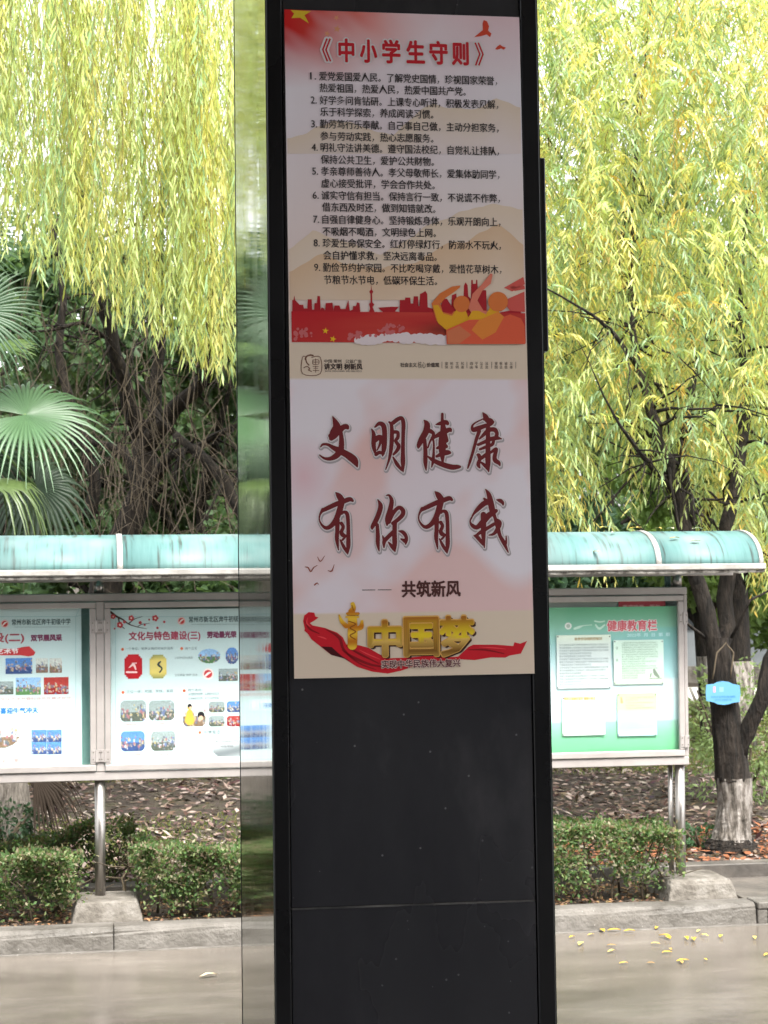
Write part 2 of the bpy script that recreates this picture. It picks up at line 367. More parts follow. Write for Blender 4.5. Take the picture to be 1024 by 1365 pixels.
# ------------------------------------------------------------------ ground, road, kerb
YK, YB = 10.498, 10.918                    # front of the kerb, plane of the noticeboards
def wet(n, b, tc, cr):
    pass
M_ROAD = noise_mat('wet_concrete_road', [(.25, (.070, .059, .049)), (.42, (.108, .093, .078)), (.58, (.14, .121, .102)), (.75, (.19, .167, .142))], 1.6, detail=15, rough=.3, spec=.6, rrange=(.04, .24), bump=.05, bscale=140, stretch=(.7, 1.5, 1), extra=speckle(60, .16, (.30, .27, .23), .5))
MB().quad((-400, -300, -.02), (400, -300, -.02), (400, 900, -.02), (-400, 900, -.02)).build('ground', M_SOIL, kind='structure')
road = empty('road', (0, 0, 0), kind='structure')
xs = [-42, -36, -30, -24, -18, -12, -7.5, -3.6, 1.42, 5.9, 10, 14, 18, 24, 30, 36]
ys = [-8, -3.4, 1.2, 5.8, 10.46]
for i in range(len(xs)-1):
    for j in range(len(ys)-1):
        MB().box((xs[i]+.004, ys[j]+.004, -.15), (xs[i+1]-.004, ys[j+1]-.004, 0)).build('concrete_slab', M_ROAD, road)
MB().box((-42, -8, -.17), (36, 10.46, -.012)).build('joint_filler', M_DARKC, road)
MB().box((-42, 10.466, -.1), (36, YK, .004)).build('gutter_strip', M_KERB, road, bevel=.004)
kerb = empty('kerb', (0, YK, 0), kind='structure')
def kerb_profile(y0, h):
    r = .045; P = [(y0+.03, -.1), (y0, 0), (y0+.012, h-r)]
    for k in range(1, 6): a = k*math.pi/10; P.append((y0+.015+r*(1-math.cos(a)), h-r+r*math.sin(a)))
    return P+[(y0+.19, h), (y0+.19, -.1)]
kx = [-22, -20, -18, -16, -14, -12, -10, -8.2, -6.2, -4.2, -1.95, .155, 2.0, 3.86]
inl = (4.26, 5.1)
def kerb_stone(a, b):
    m = MB(); cuts = 8; pr = kerb_profile(YK, .12); rows = []
    for k in range(cuts+1):
        x = a+(b-a)*k/cuts; j = [(y+random.uniform(-.004, .004), z+random.uniform(-.003, .003) if z > 0 else z) for y, z in pr]
        rows.append([m.bm.verts.new((x, y, z)) for y, z in j])
    for k in range(cuts):
        for q in range(len(pr)): m.bm.faces.new((rows[k][q], rows[k+1][q], rows[k+1][(q+1) % len(pr)], rows[k][(q+1) % len(pr)]))
    m.bm.faces.new(rows[0]); m.bm.faces.new(rows[-1][::-1])
    m.build('kerb_stone', M_KERB, kerb, smooth=False)
for a, b in zip(kx[:-1], kx[1:]): kerb_stone(a+.003, b-.003)
for a, b in zip([4.62, 7, 9, 11, 13, 15, 17], [7, 9, 11, 13, 15, 17, 19]): kerb_stone(a+.003, b-.003)
dr = empty('storm_drain_inlet', (4.24, YK, 0), 'concrete storm drain inlet with dark slots let into the kerb at the right edge', 'drain')
m = MB().box((3.865, YK-.006, .085), (4.615, YK+.19, .125)); 
m.build('lintel', M_KERB, dr, bevel=.006)
for k in range(6):
    x = 3.865+k*.138
    MB().box((x, YK, 0), (x+.06, YK+.16, .083)).build('bar', M_KERB, dr, bevel=.004)
MB().box((3.865, YK+.162, 0), (4.615, YK+.19, .083)).build('back_wall', M_DARKC, dr)

ZB = .10                                   # level of the planting bed behind the kerb
bed = empty('planting_bed', (0, 12, ZB), kind='structure')
n = 90; gx = np.linspace(-30, 34, n*2); gy = YK+.19+(np.linspace(0, 1, n)**1.6)*60
X, Y = np.meshgrid(gx, gy); Z = ZB+.03*np.sin(X*.7+1)*np.sin(Y*.45)*np.clip((Y-11.5)/2, 0, 1)+.002*rng.normal(size=X.shape)
i = (np.arange(n-1)[:, None]*(2*n)+np.arange(2*n-1)[None]).ravel()
raw_mesh('soil_surface', np.stack([X.ravel(), Y.ravel(), Z.ravel()], 1), np.stack([i, i+1, i+2*n+1, i+2*n], 1), M_SOIL, bed, smooth=True)
def gz(x, y): return ZB+.004+.03*np.sin(x*.7+1)*np.sin(y*.45)*np.clip((y-11.5)/2, 0, 1)
# low edging behind the hedge strip
edg = empty('edging', (0, 11.42, ZB), kind='structure')
for k in range(-11, 10):
    MB().box((k*1.2+.003, 11.45, ZB-.05), (k*1.2+1.197, 11.60, ZB+.095)).build('edging_stone', M_DARKC, edg, bevel=.006)
for k in range(4):
    MB().box((3.86+k*.62, 10.70, ZB-.03), (3.86+k*.62+.612, 11.44, ZB+.012)).build('paving_slab', M_DARKC, edg, bevel=.004)

# ------------------------------------------------------------------ the sign pillar
def Rm(rx, ry, rz): return Matrix.Rotation(rz, 4, 'Z') @ Matrix.Rotation(ry, 4, 'Y') @ Matrix.Rotation(rx, 4, 'X')
PO = Vector((-.1, 4.8, 0)); PR = Rm(-.0382850, .0013513, -.0055685); PM = Matrix.Translation(PO) @ PR
pil = bpy.data.objects.new('sign_pillar', None); C.objects.link(pil); pil.matrix_world = PM
tag(pil, 'tall black fronted sign pillar with polished steel sides in the foreground', 'pillar')
L0, L1, DEP, HT = .5772, 1.3210, .86, 5.2
def ppart(name, lo, hi, mat, bevel=0, **tg):
    o = MB().box(lo, hi).build(name, mat, None, bevel=bevel, **tg); o.parent = pil; return o
BW = .044
ppart('border_strip', (L0+.003, 0, -.1), (L0+BW, .05, HT), M_BLACK2, .002)
ppart('border_strip', (L1-BW-.004, 0, -.1), (L1-.003, .05, HT), M_BLACK2, .002)
ppart('front_panel', (L0+BW+.003, .006, 1.222), (L1-BW-.007, .05, HT), M_BLACK, .001)
ppart('front_panel', (L0+BW+.003, .004, -.1), (L1-BW-.007, .05, 1.216), M_BLACK, .001)
ppart('panel_joint', (L0+BW+.003, .0085, 1.2165), (L1-BW-.007, .05, 1.2215), noise_mat('joint_sealant', [(.35, (.03, .03, .03)), (.62, (.16, .15, .14))], 5, rough=.7))
ppart('core', (L0+.02, .052, -.1), (L1-.02, DEP-.004, HT-.01), M_BLACK2)
m = MB(); A_ = [(L0, .002), (L0+.0185, .002), (L0-.0005, DEP-.012), (L0-.0178, DEP-.012)]
va = [m.bm.verts.new((a, b, -.1)) for a, b in A_]; vb = [m.bm.verts.new((a, b, HT)) for a, b in A_]; m.bm.faces.new(va[::-1]); m.bm.faces.new(vb)
for i in range(4): m.bm.faces.new((va[i], va[(i+1) % 4], vb[(i+1) % 4], vb[i]))
o = m.build('side_cladding', M_MIRROR); o.parent = pil
ppart('side_cladding', (L1-.018, .002, -.1), (L1, DEP-.014, HT), M_MIRROR)
ppart('edge_trim', (L0-.0190, DEP-.0115, -.1), (L0+.02, DEP-.004, HT), M_BLACK2)
ppart('hinge_rail', (L1+.001, .012, 2.68), (L1+.016, .05, 3.21), M_BLACK2, .003)
ppart('back_panel', (L0+.021, DEP-.003, -.1), (L1, DEP, HT), M_BLACK2)

# ------------------------------------------------------------------ poster on the pillar
PROT = .0045267; pl, pr_, pz0, pz1 = .63442, 1.27140, 1.795186, 3.588003
zc = (pz0+pz1)/2
def ploc(u, z, d): return PM @ Vector((u*math.cos(PROT)-(z-zc)*math.sin(PROT), d, zc+(z-zc)*math.cos(PROT)+u*math.sin(PROT)))
rot3 = PM.to_3x3(); Upo = rot3 @ Vector((math.cos(PROT), 0, math.sin(PROT))); Vpo = rot3 @ Vector((-math.sin(PROT), 0, math.cos(PROT)))
pc = ploc(pl, pz0, 0)
pos = empty('poster', pc, 'tall printed school conduct poster with red brush lettering, stuck on the black pillar', 'poster')
S = Sheet(pc + (rot3 @ Vector((0, -.0005, 0))), Upo, Vpo, pos)
PW, PH = pr_-pl, pz1-pz0
TAN = lin((226, 208, 188))
def bgcol(tx, ty, px, py):
    base = mixc(lin((236, 230, 238)), lin((233, 221, 229)), smooth_noise(tx*2, ty*5))
    up = py < 462
    # upper design: warm towards its foot, red flag fading from the top left
    warm = np.clip((py-150)/260, 0, 1)*up; base = base*(1-warm[:, None]*.55)+np.array(lin((240, 215, 195)))*warm[:, None]*.55
    r = np.clip(1.35-np.hypot((px-365)/165, (py-2)/88), 0, 1)*up; st = .8+.7*(smooth_noise((px-py*1.2)*.02, (px+py)*.004)-.5)
    r = np.clip(r*1.25*st, 0, 1)**.9
    red = mixc(lin((200, 30, 30)), lin((225, 110, 95)), np.clip((px-385)/110, 0, 1))
    base = base*(1-r[:, None])+red*r[:, None]
    pk = np.clip((px-520)/120, 0, 1)*np.clip(1-py/110, 0, 1)*up*.45; base = base*(1-pk[:, None])+np.array(lin((228, 160, 168)))*pk[:, None]
    lo = py > 512; nn = smooth_noise(px*.013+3, py*.011+1)
    a = (np.clip((nn-.42)*3.2, 0, 1)*.55+.3*np.exp(-((px-480)/50)**2-((py-610)/45)**2))*lo
    a = np.maximum(a, np.clip((py-740+30*np.sin(px*.035))/26, 0, 1)*np.clip((px-428-.5*(py-740))/55, 0, 1)*.72*(py < 823)*lo)
    base = base*(1-a[:, None])+np.array(lin((232, 186, 180)))*a[:, None]
    b2 = np.clip(1-np.hypot((px-395)/45, (py-640)/60), 0, 1)*.6*lo; base = base*(1-b2[:, None])+np.array(lin((230, 170, 180)))*b2[:, None]
    t = ((py > 822) | ((py > 461.5) & (py < 512)))
    base[t] = TAN
    return base
S.grid('sheet', 379, 12.5, 692, 905, 90, 260, bgcol, 0)
# edge thickness of the sheet
def sedge(pts, col, layer, name='mountain_print'): return S.poly(name, pts, col, layer)
def inside(px, py): return px
def lx(py): return 379.2+(py-12)*.01667     # poster edges in the photograph
def rx(py): return 691.8+(py-22)*.02148
def mountain(top, ybot, c0, c1, layer):
    xs = np.linspace(0, 1, 60); t = np.interp(xs, [p[0] for p in top], [p[1] for p in top])
    t = t+1.2*np.sin(xs*40)+.8*np.sin(xs*83+1)
    ny = 8; V = []; cols = []
    for j in range(ny):
        for i, x in enumerate(xs):
            y = t[i]+(ybot-t[i])*j/(ny-1); xx = lx(y)+.8+x*(rx(y)-lx(y)-1.6); V.append((*S.uv(xx, y), 0)); k = min(1, (y-t[i])/max(8, ybot-t.min())*1.25)
            cols.append(np.array(c0)*(1-k)+np.array(c1)*k)
    i = (np.arange(ny-1)[:, None]*60+np.arange(59)[None]).ravel()
    o = raw_mesh('mountain_print', V, np.stack([i, i+60, i+61, i+1], 1), M_PRINT, None, np.array(cols)); me = o.data; C.objects.unlink(o); bpy.data.objects.remove(o)
    S.add(me, 'mountain_print', M_PRINT, layer)
mountain([(0, 184), (.08, 178), (.2, 160), (.32, 168), (.45, 182), (.52, 160), (.62, 138), (.72, 145), (.8, 146), (.9, 132), (1, 142)], 205, lin((228, 210, 192)), lin((233, 220, 220)), 1)
mountain([(0, 332), (.1, 308), (.22, 320), (.4, 340), (.6, 300), (.72, 285), (.85, 272), (1, 278)], 372, lin((230, 210, 190)), lin((232, 218, 210)), 1.6)
mountain([(0, 362), (.08, 348), (.15, 338), (.24, 352), (.4, 358), (.56, 348), (.68, 322), (.75, 326), (.82, 308), (.9, 300), (1, 325)], 400, lin((224, 192, 160)), lin((230, 210, 192)), 2.2)
# skyline and red foot
K = 3.103
def k7(a): return [(380+x/K, 350+y/K) for x, y in a]
sky_top = [(30, 155), (35, 155), (38, 135), (42, 155), (60, 175), (75, 175), (78, 190), (92, 190), (94, 152), (110, 152), (112, 195), (120, 195), (122, 168), (132, 168), (134, 138), (145, 140), (147, 195), (152, 185), (160, 190), (166, 198), (168, 168), (196, 166), (200, 198), (205, 178), (225, 178), (230, 192), (250, 192), (262, 155), (268, 200), (280, 195), (282, 180), (293, 180), (298, 165), (308, 168), (312, 208), (346, 208), (352, 190), (349, 180), (347, 172), (354, 165), (353, 130), (348, 121), (355, 112), (356, 90), (359, 112), (365, 121), (360, 130), (361, 165), (369, 174), (362, 184), (372, 208), (404, 205), (385, 187), (440, 183), (470, 184), (455, 202), (473, 205), (475, 155), (495, 155), (497, 145), (518, 145), (520, 170), (530, 170), (532, 140), (550, 140), (552, 180), (556, 180), (558, 130), (570, 125), (580, 118), (588, 130), (590, 185), (605, 190), (640, 190), (655, 150), (670, 150), (688, 180), (690, 135), (708, 128), (710, 145), (738, 145), (740, 95), (747, 82), (755, 95), (758, 140), (768, 150), (770, 72), (776, 72), (777, 88), (789, 88), (790, 72), (795, 72), (797, 115), (810, 112), (832, 115), (834, 200), (870, 210), (975, 190), (975, 250), (30, 250)]
S.poly('skyline_print', k7(sky_top), lin((176, 34, 44)), 3)
def redf(tx, ty, px, py):
    k = np.clip((px-388)/310, 0, 1); s = smooth_noise(px*.012, py*.09); c = mixc(lin((190, 30, 42)), lin((212, 92, 70)), np.clip(k*1.1*s+ty*.2, 0, 1))
    d = np.exp(-((px-590)/30)**2)*np.exp(-((py-438)/10)**2)*.6; c = c*(1-d[:, None])
    t = np.clip((ty-.05)*4, 0, 1)
    return c
S.grid('red_field_print', 388.4, 415, 699.8, 456, 70, 24, redf, 3.6)
def streak(tx, ty, px, py):
    return mixc(lin((214, 60, 52)), lin((236, 190, 180)), np.clip(1-tx+.5*(smooth_noise(px*.01, py*.12)-.5), 0, 1))
S.polys('red_streak_print', [k7([(905, 105), (985, 60), (992, 90), (940, 120)]), k7([(900, 160), (990, 120), (992, 205), (930, 200)]), k7([(930, 100), (990, 95), (992, 110), (950, 118)])], lin((214, 92, 84)), 3.8)
cl = []
for k in range(34):
    a = k/33; cx = 300+370*a; cl.append((cx, 325+random.uniform(-6, 14)-18*math.sin(a*math.pi), random.uniform(22, 52)))
cl += [(640, 320, 46), (600, 312, 40), (425, 300, 26), (400, 305, 20)]
S.brush('cloud_print', [[(380+x/K, min(350+y/K, 455), min(w/K, 2*(460.5-min(350+y/K, 455))))]*2 for x, y, w in cl], lin((232, 218, 222)), 4.2, cell=.8)
cl = [(random.gauss(c[0], 26), random.gauss(c[1], 9), random.uniform(6, 18)) for c in ((70, 288), (60, 300), (440, 268), (410, 285), (290, 300)) for _ in range(16)]
cl = [c for c in cl if c[0] > 38]
S.brush('cloud_print', [[(380+x/K, 350+y/K, w/K)]*2 for x, y, w in cl], lin((205, 110, 112)), 4.6, cell=.8, kind='stuff')
def star(cx, cy, r, a0=0): return [(cx+(r if k % 2 == 0 else r*.4)*math.sin(a0+k*math.pi/5), cy-(r if k % 2 == 0 else r*.4)*math.cos(a0+k*math.pi/5)) for k in range(10)]
S.polys('star_print', [star(380+167/K, 350+283/K, 4.6, .1), star(380+198/K, 350+317/K, 4.8, .3)], lin((240, 190, 40)), 5)
# saluting figures in flat colours
YEL, ORG, OR2, PNK = lin((232, 170, 40)), lin((222, 122, 62)), lin((226, 96, 66)), lin((226, 128, 106))
S.poly('figure_print', k7([(605, 170), (640, 128), (690, 100), (725, 95), (722, 105), (700, 122), (662, 148), (642, 172), (652, 205), (688, 215), (700, 200), (720, 240), (660, 275), (625, 240)]), ORG, 5)
S.poly('figure_print', k7([(612, 178), (632, 176), (655, 212), (690, 222), (712, 190), (745, 195), (762, 240), (670, 282), (632, 250)]), YEL, 5.6)
S.ell('figure_print', 380+730/K, 350+172/K, 34/K, 34/K, ORG, 6.2)
S.poly('figure_print', k7([(758, 190), (775, 130), (812, 92), (850, 45), (858, 50), (850, 88), (815, 118), (795, 158), (820, 200), (860, 200), (850, 245), (790, 240)]), PNK, 6.8)
S.poly('figure_print', k7([(775, 200), (800, 200), (830, 215), (850, 180), (880, 190), (900, 250), (780, 262), (755, 230)]), YEL, 7.4)
S.ell('figure_print', 380+880/K, 350+163/K, 41/K, 41/K, ORG, 8)
S.poly('figure_print', k7([(665, 280), (760, 238), (880, 235), (930, 215), (975, 232), (990, 262), (992, 338), (668, 338)]), OR2, 8.6)
S.poly('figure_print', k7([(800, 240), (880, 205), (905, 225), (870, 290), (815, 320), (770, 280)]), lin((232, 138, 60)), 9.2)
S.poly('figure_print', k7([(670, 285), (720, 262), (770, 300), (720, 336), (672, 336)]), lin((216, 122, 84)), 9.2)
# top corner flag stars, birds
def c7(a): return [(370+x/5.689, y/5.689) for x, y in a]
S.poly('star_print', c7([(100, 76), (255, 86), (205, 115), (238, 178), (172, 135), (106, 138), (126, 104)]), lin((222, 190, 50)), 1)
S.polys('star_print', [star(370+452/5.689, 220/5.689, 5.2, .2), star(370+447/5.689, 135/5.689, 4, .6), star(370+376/5.689, 255/5.689, 4.4, .3)], lin((226, 160, 120)), 1)
def c8(a): return [(540+x/5.689, y/5.689) for x, y in a]
S.polys('bird_print', [c8([(597, 152), (622, 162), (637, 200), (630, 232), (655, 255), (645, 282), (618, 262), (580, 274), (524, 282), (560, 252), (590, 228), (588, 180)]), c8([(683, 372), (700, 352), (720, 338), (735, 350), (765, 362), (748, 378), (730, 368), (700, 378)])], lin((210, 72, 48)), 1)
RED, WHT, INK = lin((196, 30, 44)), lin((228, 220, 222)), lin((52, 46, 48))
for ch, a, b in (('《', 429.5, 441), ('中', 452, 471.5), ('小', 480.5, 502), ('学', 510, 533), ('生', 542.5, 565.5), ('守', 573, 596), ('则', 603, 624), ('》', 633, 644.5)):
    y = 66.5+(a-427)*.028; S.text('title_outline', ch, a, y, b, 30, WHT, 2.2, bold=3, nb=10)
    S.text('title_lettering', ch, a, y, b, 30, RED, 3.4, bold=1.1 if ch not in '《》' else .3)
BODY = [(101.5, 425.5, 662.5, '爱党爱国爱人民。了解党史国情，珍视国家荣誉，', 1), (117, 426.2, 620.8, '热爱祖国，热爱人民，热爱中国共产党。', 0), (133.5, 426.4, 664, '好学多问肯钻研。上课专心听讲，积极发表见解，', 2), (149, 427, 577.5, '乐于科学探索，养成阅读习惯。', 0),
 (165.3, 426.8, 664.5, '勤劳笃行乐奉献。自己事自己做，主动分担家务，', 3), (181.4, 427.2, 577.6, '参与劳动实践，热心志愿服务。', 0), (196.5, 427.4, 665, '明礼守法讲美德。遵守国法校纪，自觉礼让排队，', 4), (212.6, 427.8, 578.5, '保持公共卫生，爱护公共财物。', 0),
 (228.3, 428, 665.6, '孝亲尊师善待人。孝父母敬师长，爱集体助同学，', 5), (244.2, 428.6, 579.5, '虚心接受批评，学会合作共处。', 0), (260.4, 428.6, 666.3, '诚实守信有担当。保持言行一致，不说谎不作弊，', 6), (276, 429.6, 580.4, '借东西及时还，做到知错就改。', 0),
 (292.4, 429.8, 667, '自强自律健身心。坚持锻炼身体，乐观开朗向上，', 7), (308.4, 430.2, 581, '不吸烟不喝酒，文明绿色上网。', 0), (324, 430.4, 667.6, '珍爱生命保安全。红灯停绿灯行，防溺水不玩火，', 8), (340.3, 431.2, 582.2, '会自护懂求救，坚决远离毒品。', 0),
 (356.5, 430.6, 668.2, '勤俭节约护家园。不比吃喝穿戴，爱惜花草树木，', 9), (373, 432, 582.6, '节粮节水节电，低碳环保生活。', 0)]
for y, a, b, t, num in BODY:
    S.text('rule_lettering', t, a, y, b, 11.9, INK, 3.2, res=1, bold=.22, nb=2)
    if num: S.text('rule_number', f'{num}.', 413.6+(y-100)*.0205, y-.6, 421.4+(y-100)*.0205, 12.5, INK, 3.2, bold=.2, nb=2)
# middle band
BR = lin((120, 82, 66)); DK = lin((72, 58, 54))
def c6(a): return [(390+x/3.303, 460+y/3.303) for x, y in a]
S.brush('emblem_print', [[(*q, 1.0) for q in c6([(62, 54), (44, 54), (44, 126), (122, 126), (122, 54), (84, 54)])], [(*q, 2.0) for q in c6([(56, 62), (62, 50), (78, 44), (90, 46)])], [(*q, 1.6) for q in c6([(58, 60), (62, 76), (72, 88)])], [(*q, 1.2) for q in c6([(50, 100), (64, 94), (76, 104), (70, 110), (84, 116)])]], BR, 1.2, cell=.35)
S.text('emblem_lettering', '遵德', 416.5, 484, 424.5, 4.6, BR, 1.2) if False else S.brush('emblem_print', [[(*q, .8) for q in c6(p)] for p in ([(90, 66), (114, 66), (114, 84), (90, 84), (90, 66)], [(90, 75), (114, 75)], [(102, 60), (102, 84)], [(90, 94), (114, 94)], [(94, 102), (112, 102)], [(90, 112), (116, 112)], [(102, 92), (102, 120)])], BR, 1.4, cell=.35)
S.text('band_lettering', '中国·常州   公益广告', 432.3, 481.4, 482.3, 4.6, DK, 1.2, bold=.1, nb=2)
S.text('band_lettering', '讲文明 树新风', 432.3, 488.6, 483, 8, DK, 1.2, bold=.35, nb=4)
S.text('band_lettering', 'JIANG WEN MING  SHU XIN FENG', 433, 494.6, 482.3, 2.8, DK, 1.2)
S.text('band_lettering', '社会主义', 533.8, 486.4, 555.5, 5.8, DK, 1.2, bold=.2, nb=3)
S.text('band_lettering', '核心', 557, 486.4, 567.5, 9, DK, 1.2)
S.text('band_lettering', '价值观', 569, 486.4, 585.4, 5.8, DK, 1.2, bold=.2, nb=3)
for x in (658, 768, 877, 983): S.brush('band_rule', [[(*c6([(x, 74)])[0], .5), (*c6([(x, 102)])[0], .5)]], DK, 1.2, cell=.3)
W3 = ['富强', '民主', '文明', '和谐', '自由', '平等', '公正', '法治', '爱国', '敬业', '诚信', '友善']
for k, x in enumerate((678, 701, 725, 748, 788, 810, 832, 855, 897, 918, 940, 963)):
    for j in (0, 1):
        (a, y), = c6([(x-6.5, 81+16*j)]); S.text('band_lettering', W3[k][j], a, y, a+3.9, 4.2, DK, 1.2)
# brush lettering
def T(ox, oy, L): return [[(ox+x/7.314, oy+y/7.314, w_/7.314) for x, y, w_ in s_] for s_ in L]
WEN = [[(245, 112, 4), (268, 160, 40), (285, 215, 70), (262, 275, 85), (232, 325, 40)], [(225, 300, 40), (290, 265, 60), (345, 218, 46), (378, 210, 44), (392, 225, 22)], [(325, 270, 30), (332, 350, 42), (325, 430, 52), (285, 490, 52), (225, 522, 34), (165, 520, 18), (118, 488, 5)], [(128, 408, 5), (150, 384, 16), (200, 386, 22), (250, 415, 36), (310, 445, 55), (370, 475, 58), (430, 515, 68), (462, 548, 58), (486, 603, 6)]]
MING = [[(625, 235, 6), (645, 285, 32), (645, 400, 36), (668, 492, 8)], [(658, 215, 10), (700, 180, 32), (742, 205, 42), (752, 300, 42), (745, 420, 42), (732, 494, 10)], [(655, 345, 42), (695, 315, 44), (738, 320, 30)], [(715, 340, 26), (702, 390, 16), (678, 440, 6)], [(668, 482, 28), (700, 462, 28), (738, 475, 22)],
 [(795, 165, 10), (818, 195, 26), (822, 300, 34), (815, 420, 32), (795, 530, 18), (762, 628, 5)], [(835, 172, 34), (880, 138, 34), (918, 128, 30), (935, 180, 34), (932, 300, 30), (930, 450, 32), (930, 560, 38), (932, 652, 5)], [(850, 262, 30), (880, 268, 26), (880, 315, 28), (860, 350, 26), (888, 398, 32), (874, 440, 28), (838, 482, 14)], [(834, 508, 8), (872, 575, 30), (918, 635, 14)]]
JIAN = [[(112, 148, 5), (142, 190, 50), (130, 260, 56), (90, 330, 52), (62, 388, 38), (55, 420, 8)], [(118, 340, 28), (125, 450, 34), (125, 560, 34), (132, 635, 5)], [(175, 255, 36), (205, 285, 24), (168, 360, 12), (150, 415, 8)], [(190, 320, 22), (206, 360, 12), (206, 450, 16), (200, 540, 24), (186, 605, 6)], [(148, 500, 8), (200, 538, 32), (280, 575, 42), (380, 605, 46), (440, 602, 34), (465, 602, 14)],
 [(290, 88, 20), (290, 150, 24), (300, 250, 55), (292, 350, 72), (288, 450, 58), (294, 555, 14)], [(228, 190, 5), (268, 180, 30), (322, 168, 40), (342, 182, 24)], [(192, 332, 8), (260, 285, 38), (330, 252, 42), (365, 238, 30), (375, 258, 8)], [(310, 290, 50), (330, 345, 36)], [(240, 420, 18), (300, 395, 44), (330, 405, 26)], [(236, 500, 20), (300, 470, 44), (345, 462, 40), (368, 466, 14)]]
KANG = [[(685, 75, 5), (710, 112, 42), (730, 150, 45)], [(688, 135, 6), (620, 168, 8), (582, 202, 14), (590, 242, 32), (625, 232, 42), (700, 205, 34), (760, 185, 30), (780, 165, 28)], [(700, 140, 20), (755, 150, 40), (780, 168, 22)], [(650, 255, 30), (620, 340, 26), (590, 450, 22), (560, 550, 20), (538, 615, 8)], [(652, 330, 8), (690, 292, 26), (740, 245, 34), (798, 240, 38), (822, 275, 30), (820, 312, 30), (866, 330, 5)], [(640, 386, 22), (700, 360, 28), (760, 332, 34), (820, 322, 32), (866, 329, 5)], [(656, 432, 16), (710, 410, 24), (775, 385, 26), (790, 350, 22)], [(735, 220, 36), (735, 330, 36), (735, 450, 42), (735, 560, 44), (742, 650, 5)], [(628, 486, 8), (645, 488, 30), (662, 520, 30), (720, 478, 26)], [(655, 530, 26), (640, 580, 32), (655, 611, 10)], [(670, 560, 12), (700, 585, 26), (738, 630, 20)], [(752, 470, 14), (790, 442, 26), (816, 432, 28), (800, 500, 34), (806, 540, 38), (838, 562, 32), (852, 592, 5)]]
YOU = [[(275, 85, 5), (308, 120, 48), (338, 165, 55)], [(150, 258, 32), (205, 232, 38), (285, 195, 40), (350, 172, 40), (412, 150, 38), (440, 165, 18)], [(150, 252, 30), (122, 300, 12), (116, 355, 8), (148, 410, 18), (190, 430, 32), (240, 400, 40), (282, 340, 46), (312, 260, 52), (330, 195, 52)], [(290, 350, 42), (290, 450, 34), (286, 540, 32), (302, 645, 5)], [(335, 295, 10), (352, 275, 22), (385, 292, 32), (396, 380, 30), (398, 500, 32), (398, 600, 36), (392, 685, 5)], [(318, 545, 6), (352, 612, 26), (386, 670, 14)], [(330, 385, 28), (348, 420, 26), (330, 470, 30), (346, 500, 36), (372, 510, 12), (342, 545, 16)]]
NI = [[(685, 155, 5), (712, 212, 38), (695, 290, 42), (660, 370, 42), (632, 418, 30), (630, 442, 6)], [(680, 400, 26), (685, 500, 34), (685, 580, 32), (698, 655, 5)], [(768, 115, 4), (796, 112, 14), (820, 165, 34), (806, 250, 42), (780, 340, 44), (775, 402, 12)], [(790, 370, 38), (832, 288, 34), (888, 232, 30), (928, 255, 36), (928, 300, 36), (880, 350, 34), (832, 385, 30)], [(850, 380, 38), (848, 480, 38), (850, 580, 40), (852, 662, 5)], [(835, 470, 34), (785, 518, 34), (748, 560, 34), (745, 620, 8)], [(732, 508, 6), (750, 560, 30)], [(790, 570, 8), (820, 608, 28), (846, 645, 20)], [(890, 460, 6), (930, 472, 30), (960, 512, 28), (962, 556, 24), (955, 590, 5)], [(912, 538, 10), (948, 555, 34)]]
WO = [[(712, 55, 4), (742, 102, 36), (762, 180, 50), (775, 250, 52), (800, 320, 26), (825, 400, 36), (850, 500, 28), (890, 575, 32), (932, 668, 5)], [(912, 510, 5), (912, 570, 14), (900, 605, 20)], [(570, 345, 6), (592, 298, 14), (642, 240, 38), (700, 190, 46), (755, 175, 40)], [(698, 145, 14), (730, 175, 40)], [(568, 335, 6), (562, 372, 10), (582, 405, 28), (625, 425, 36), (680, 378, 50), (735, 315, 52), (790, 275, 44), (815, 262, 28)], [(690, 300, 48), (692, 400, 46), (690, 500, 38), (700, 620, 5)], [(600, 505, 8), (632, 520, 32), (688, 590, 20)], [(615, 505, 14), (665, 470, 28), (725, 435, 28), (795, 392, 26), (830, 375, 12)], [(830, 345, 6), (850, 382, 34), (828, 440, 36), (790, 488, 22), (745, 500, 5)], [(820, 156, 5), (855, 165, 32), (878, 185, 24), (882, 207, 5)]]
YOU2 = [[(x-56, y-9, w_) for x, y, w_ in s_] for s_ in YOU]
MAR = lin((112, 34, 38)); SHD = lin((176, 168, 172))
for L_, ox, oy in ((WEN, 410, 540), (MING, 410, 540), (JIAN, 550, 540), (KANG, 550, 540), (YOU, 410, 645), (NI, 410, 645), (YOU2, 550, 645), (WO, 550, 645)):
    st = T(ox, oy, L_)
    S.brush('character_shadow', st, SHD, 1, grow=2.8, shift=(.8, 1.6), cell=.7)
    S.brush('character_outline', st, lin((228, 220, 222)), 1.8, grow=1.9, cell=.6)
    S.brush('brush_character', st, MAR, 2.6, grow=.5, cell=.5)
for L_ in ([(77, 222, 1.5), (90, 224, 5), (100, 240, 4), (112, 224, 4), (127, 215, 1.5)], [(127, 182, 2), (138, 200, 4), (155, 178, 1.5)], [(167, 235, 1.5), (182, 238, 5), (192, 212, 1.5)], [(115, 292, 5), (125, 284, 4), (131, 290, 1.5)]):
    S.brush('bird_print', [[(380+x/2.926, 680+y/2.926, w_/2.926) for x, y, w_ in L_]], lin((150, 70, 50)), 1.2, cell=.35)
S.brush('dash_print', [[(483, 786.5, 1), (500, 786.4, 1)], [(504, 786.3, 1), (521.5, 786.2, 1)]], DK, 1.2, cell=.35)
S.text('slogan_lettering', '共筑新风', 536, 785.5, 613.5, 21, lin((84, 48, 46)), 1.2, bold=.75)
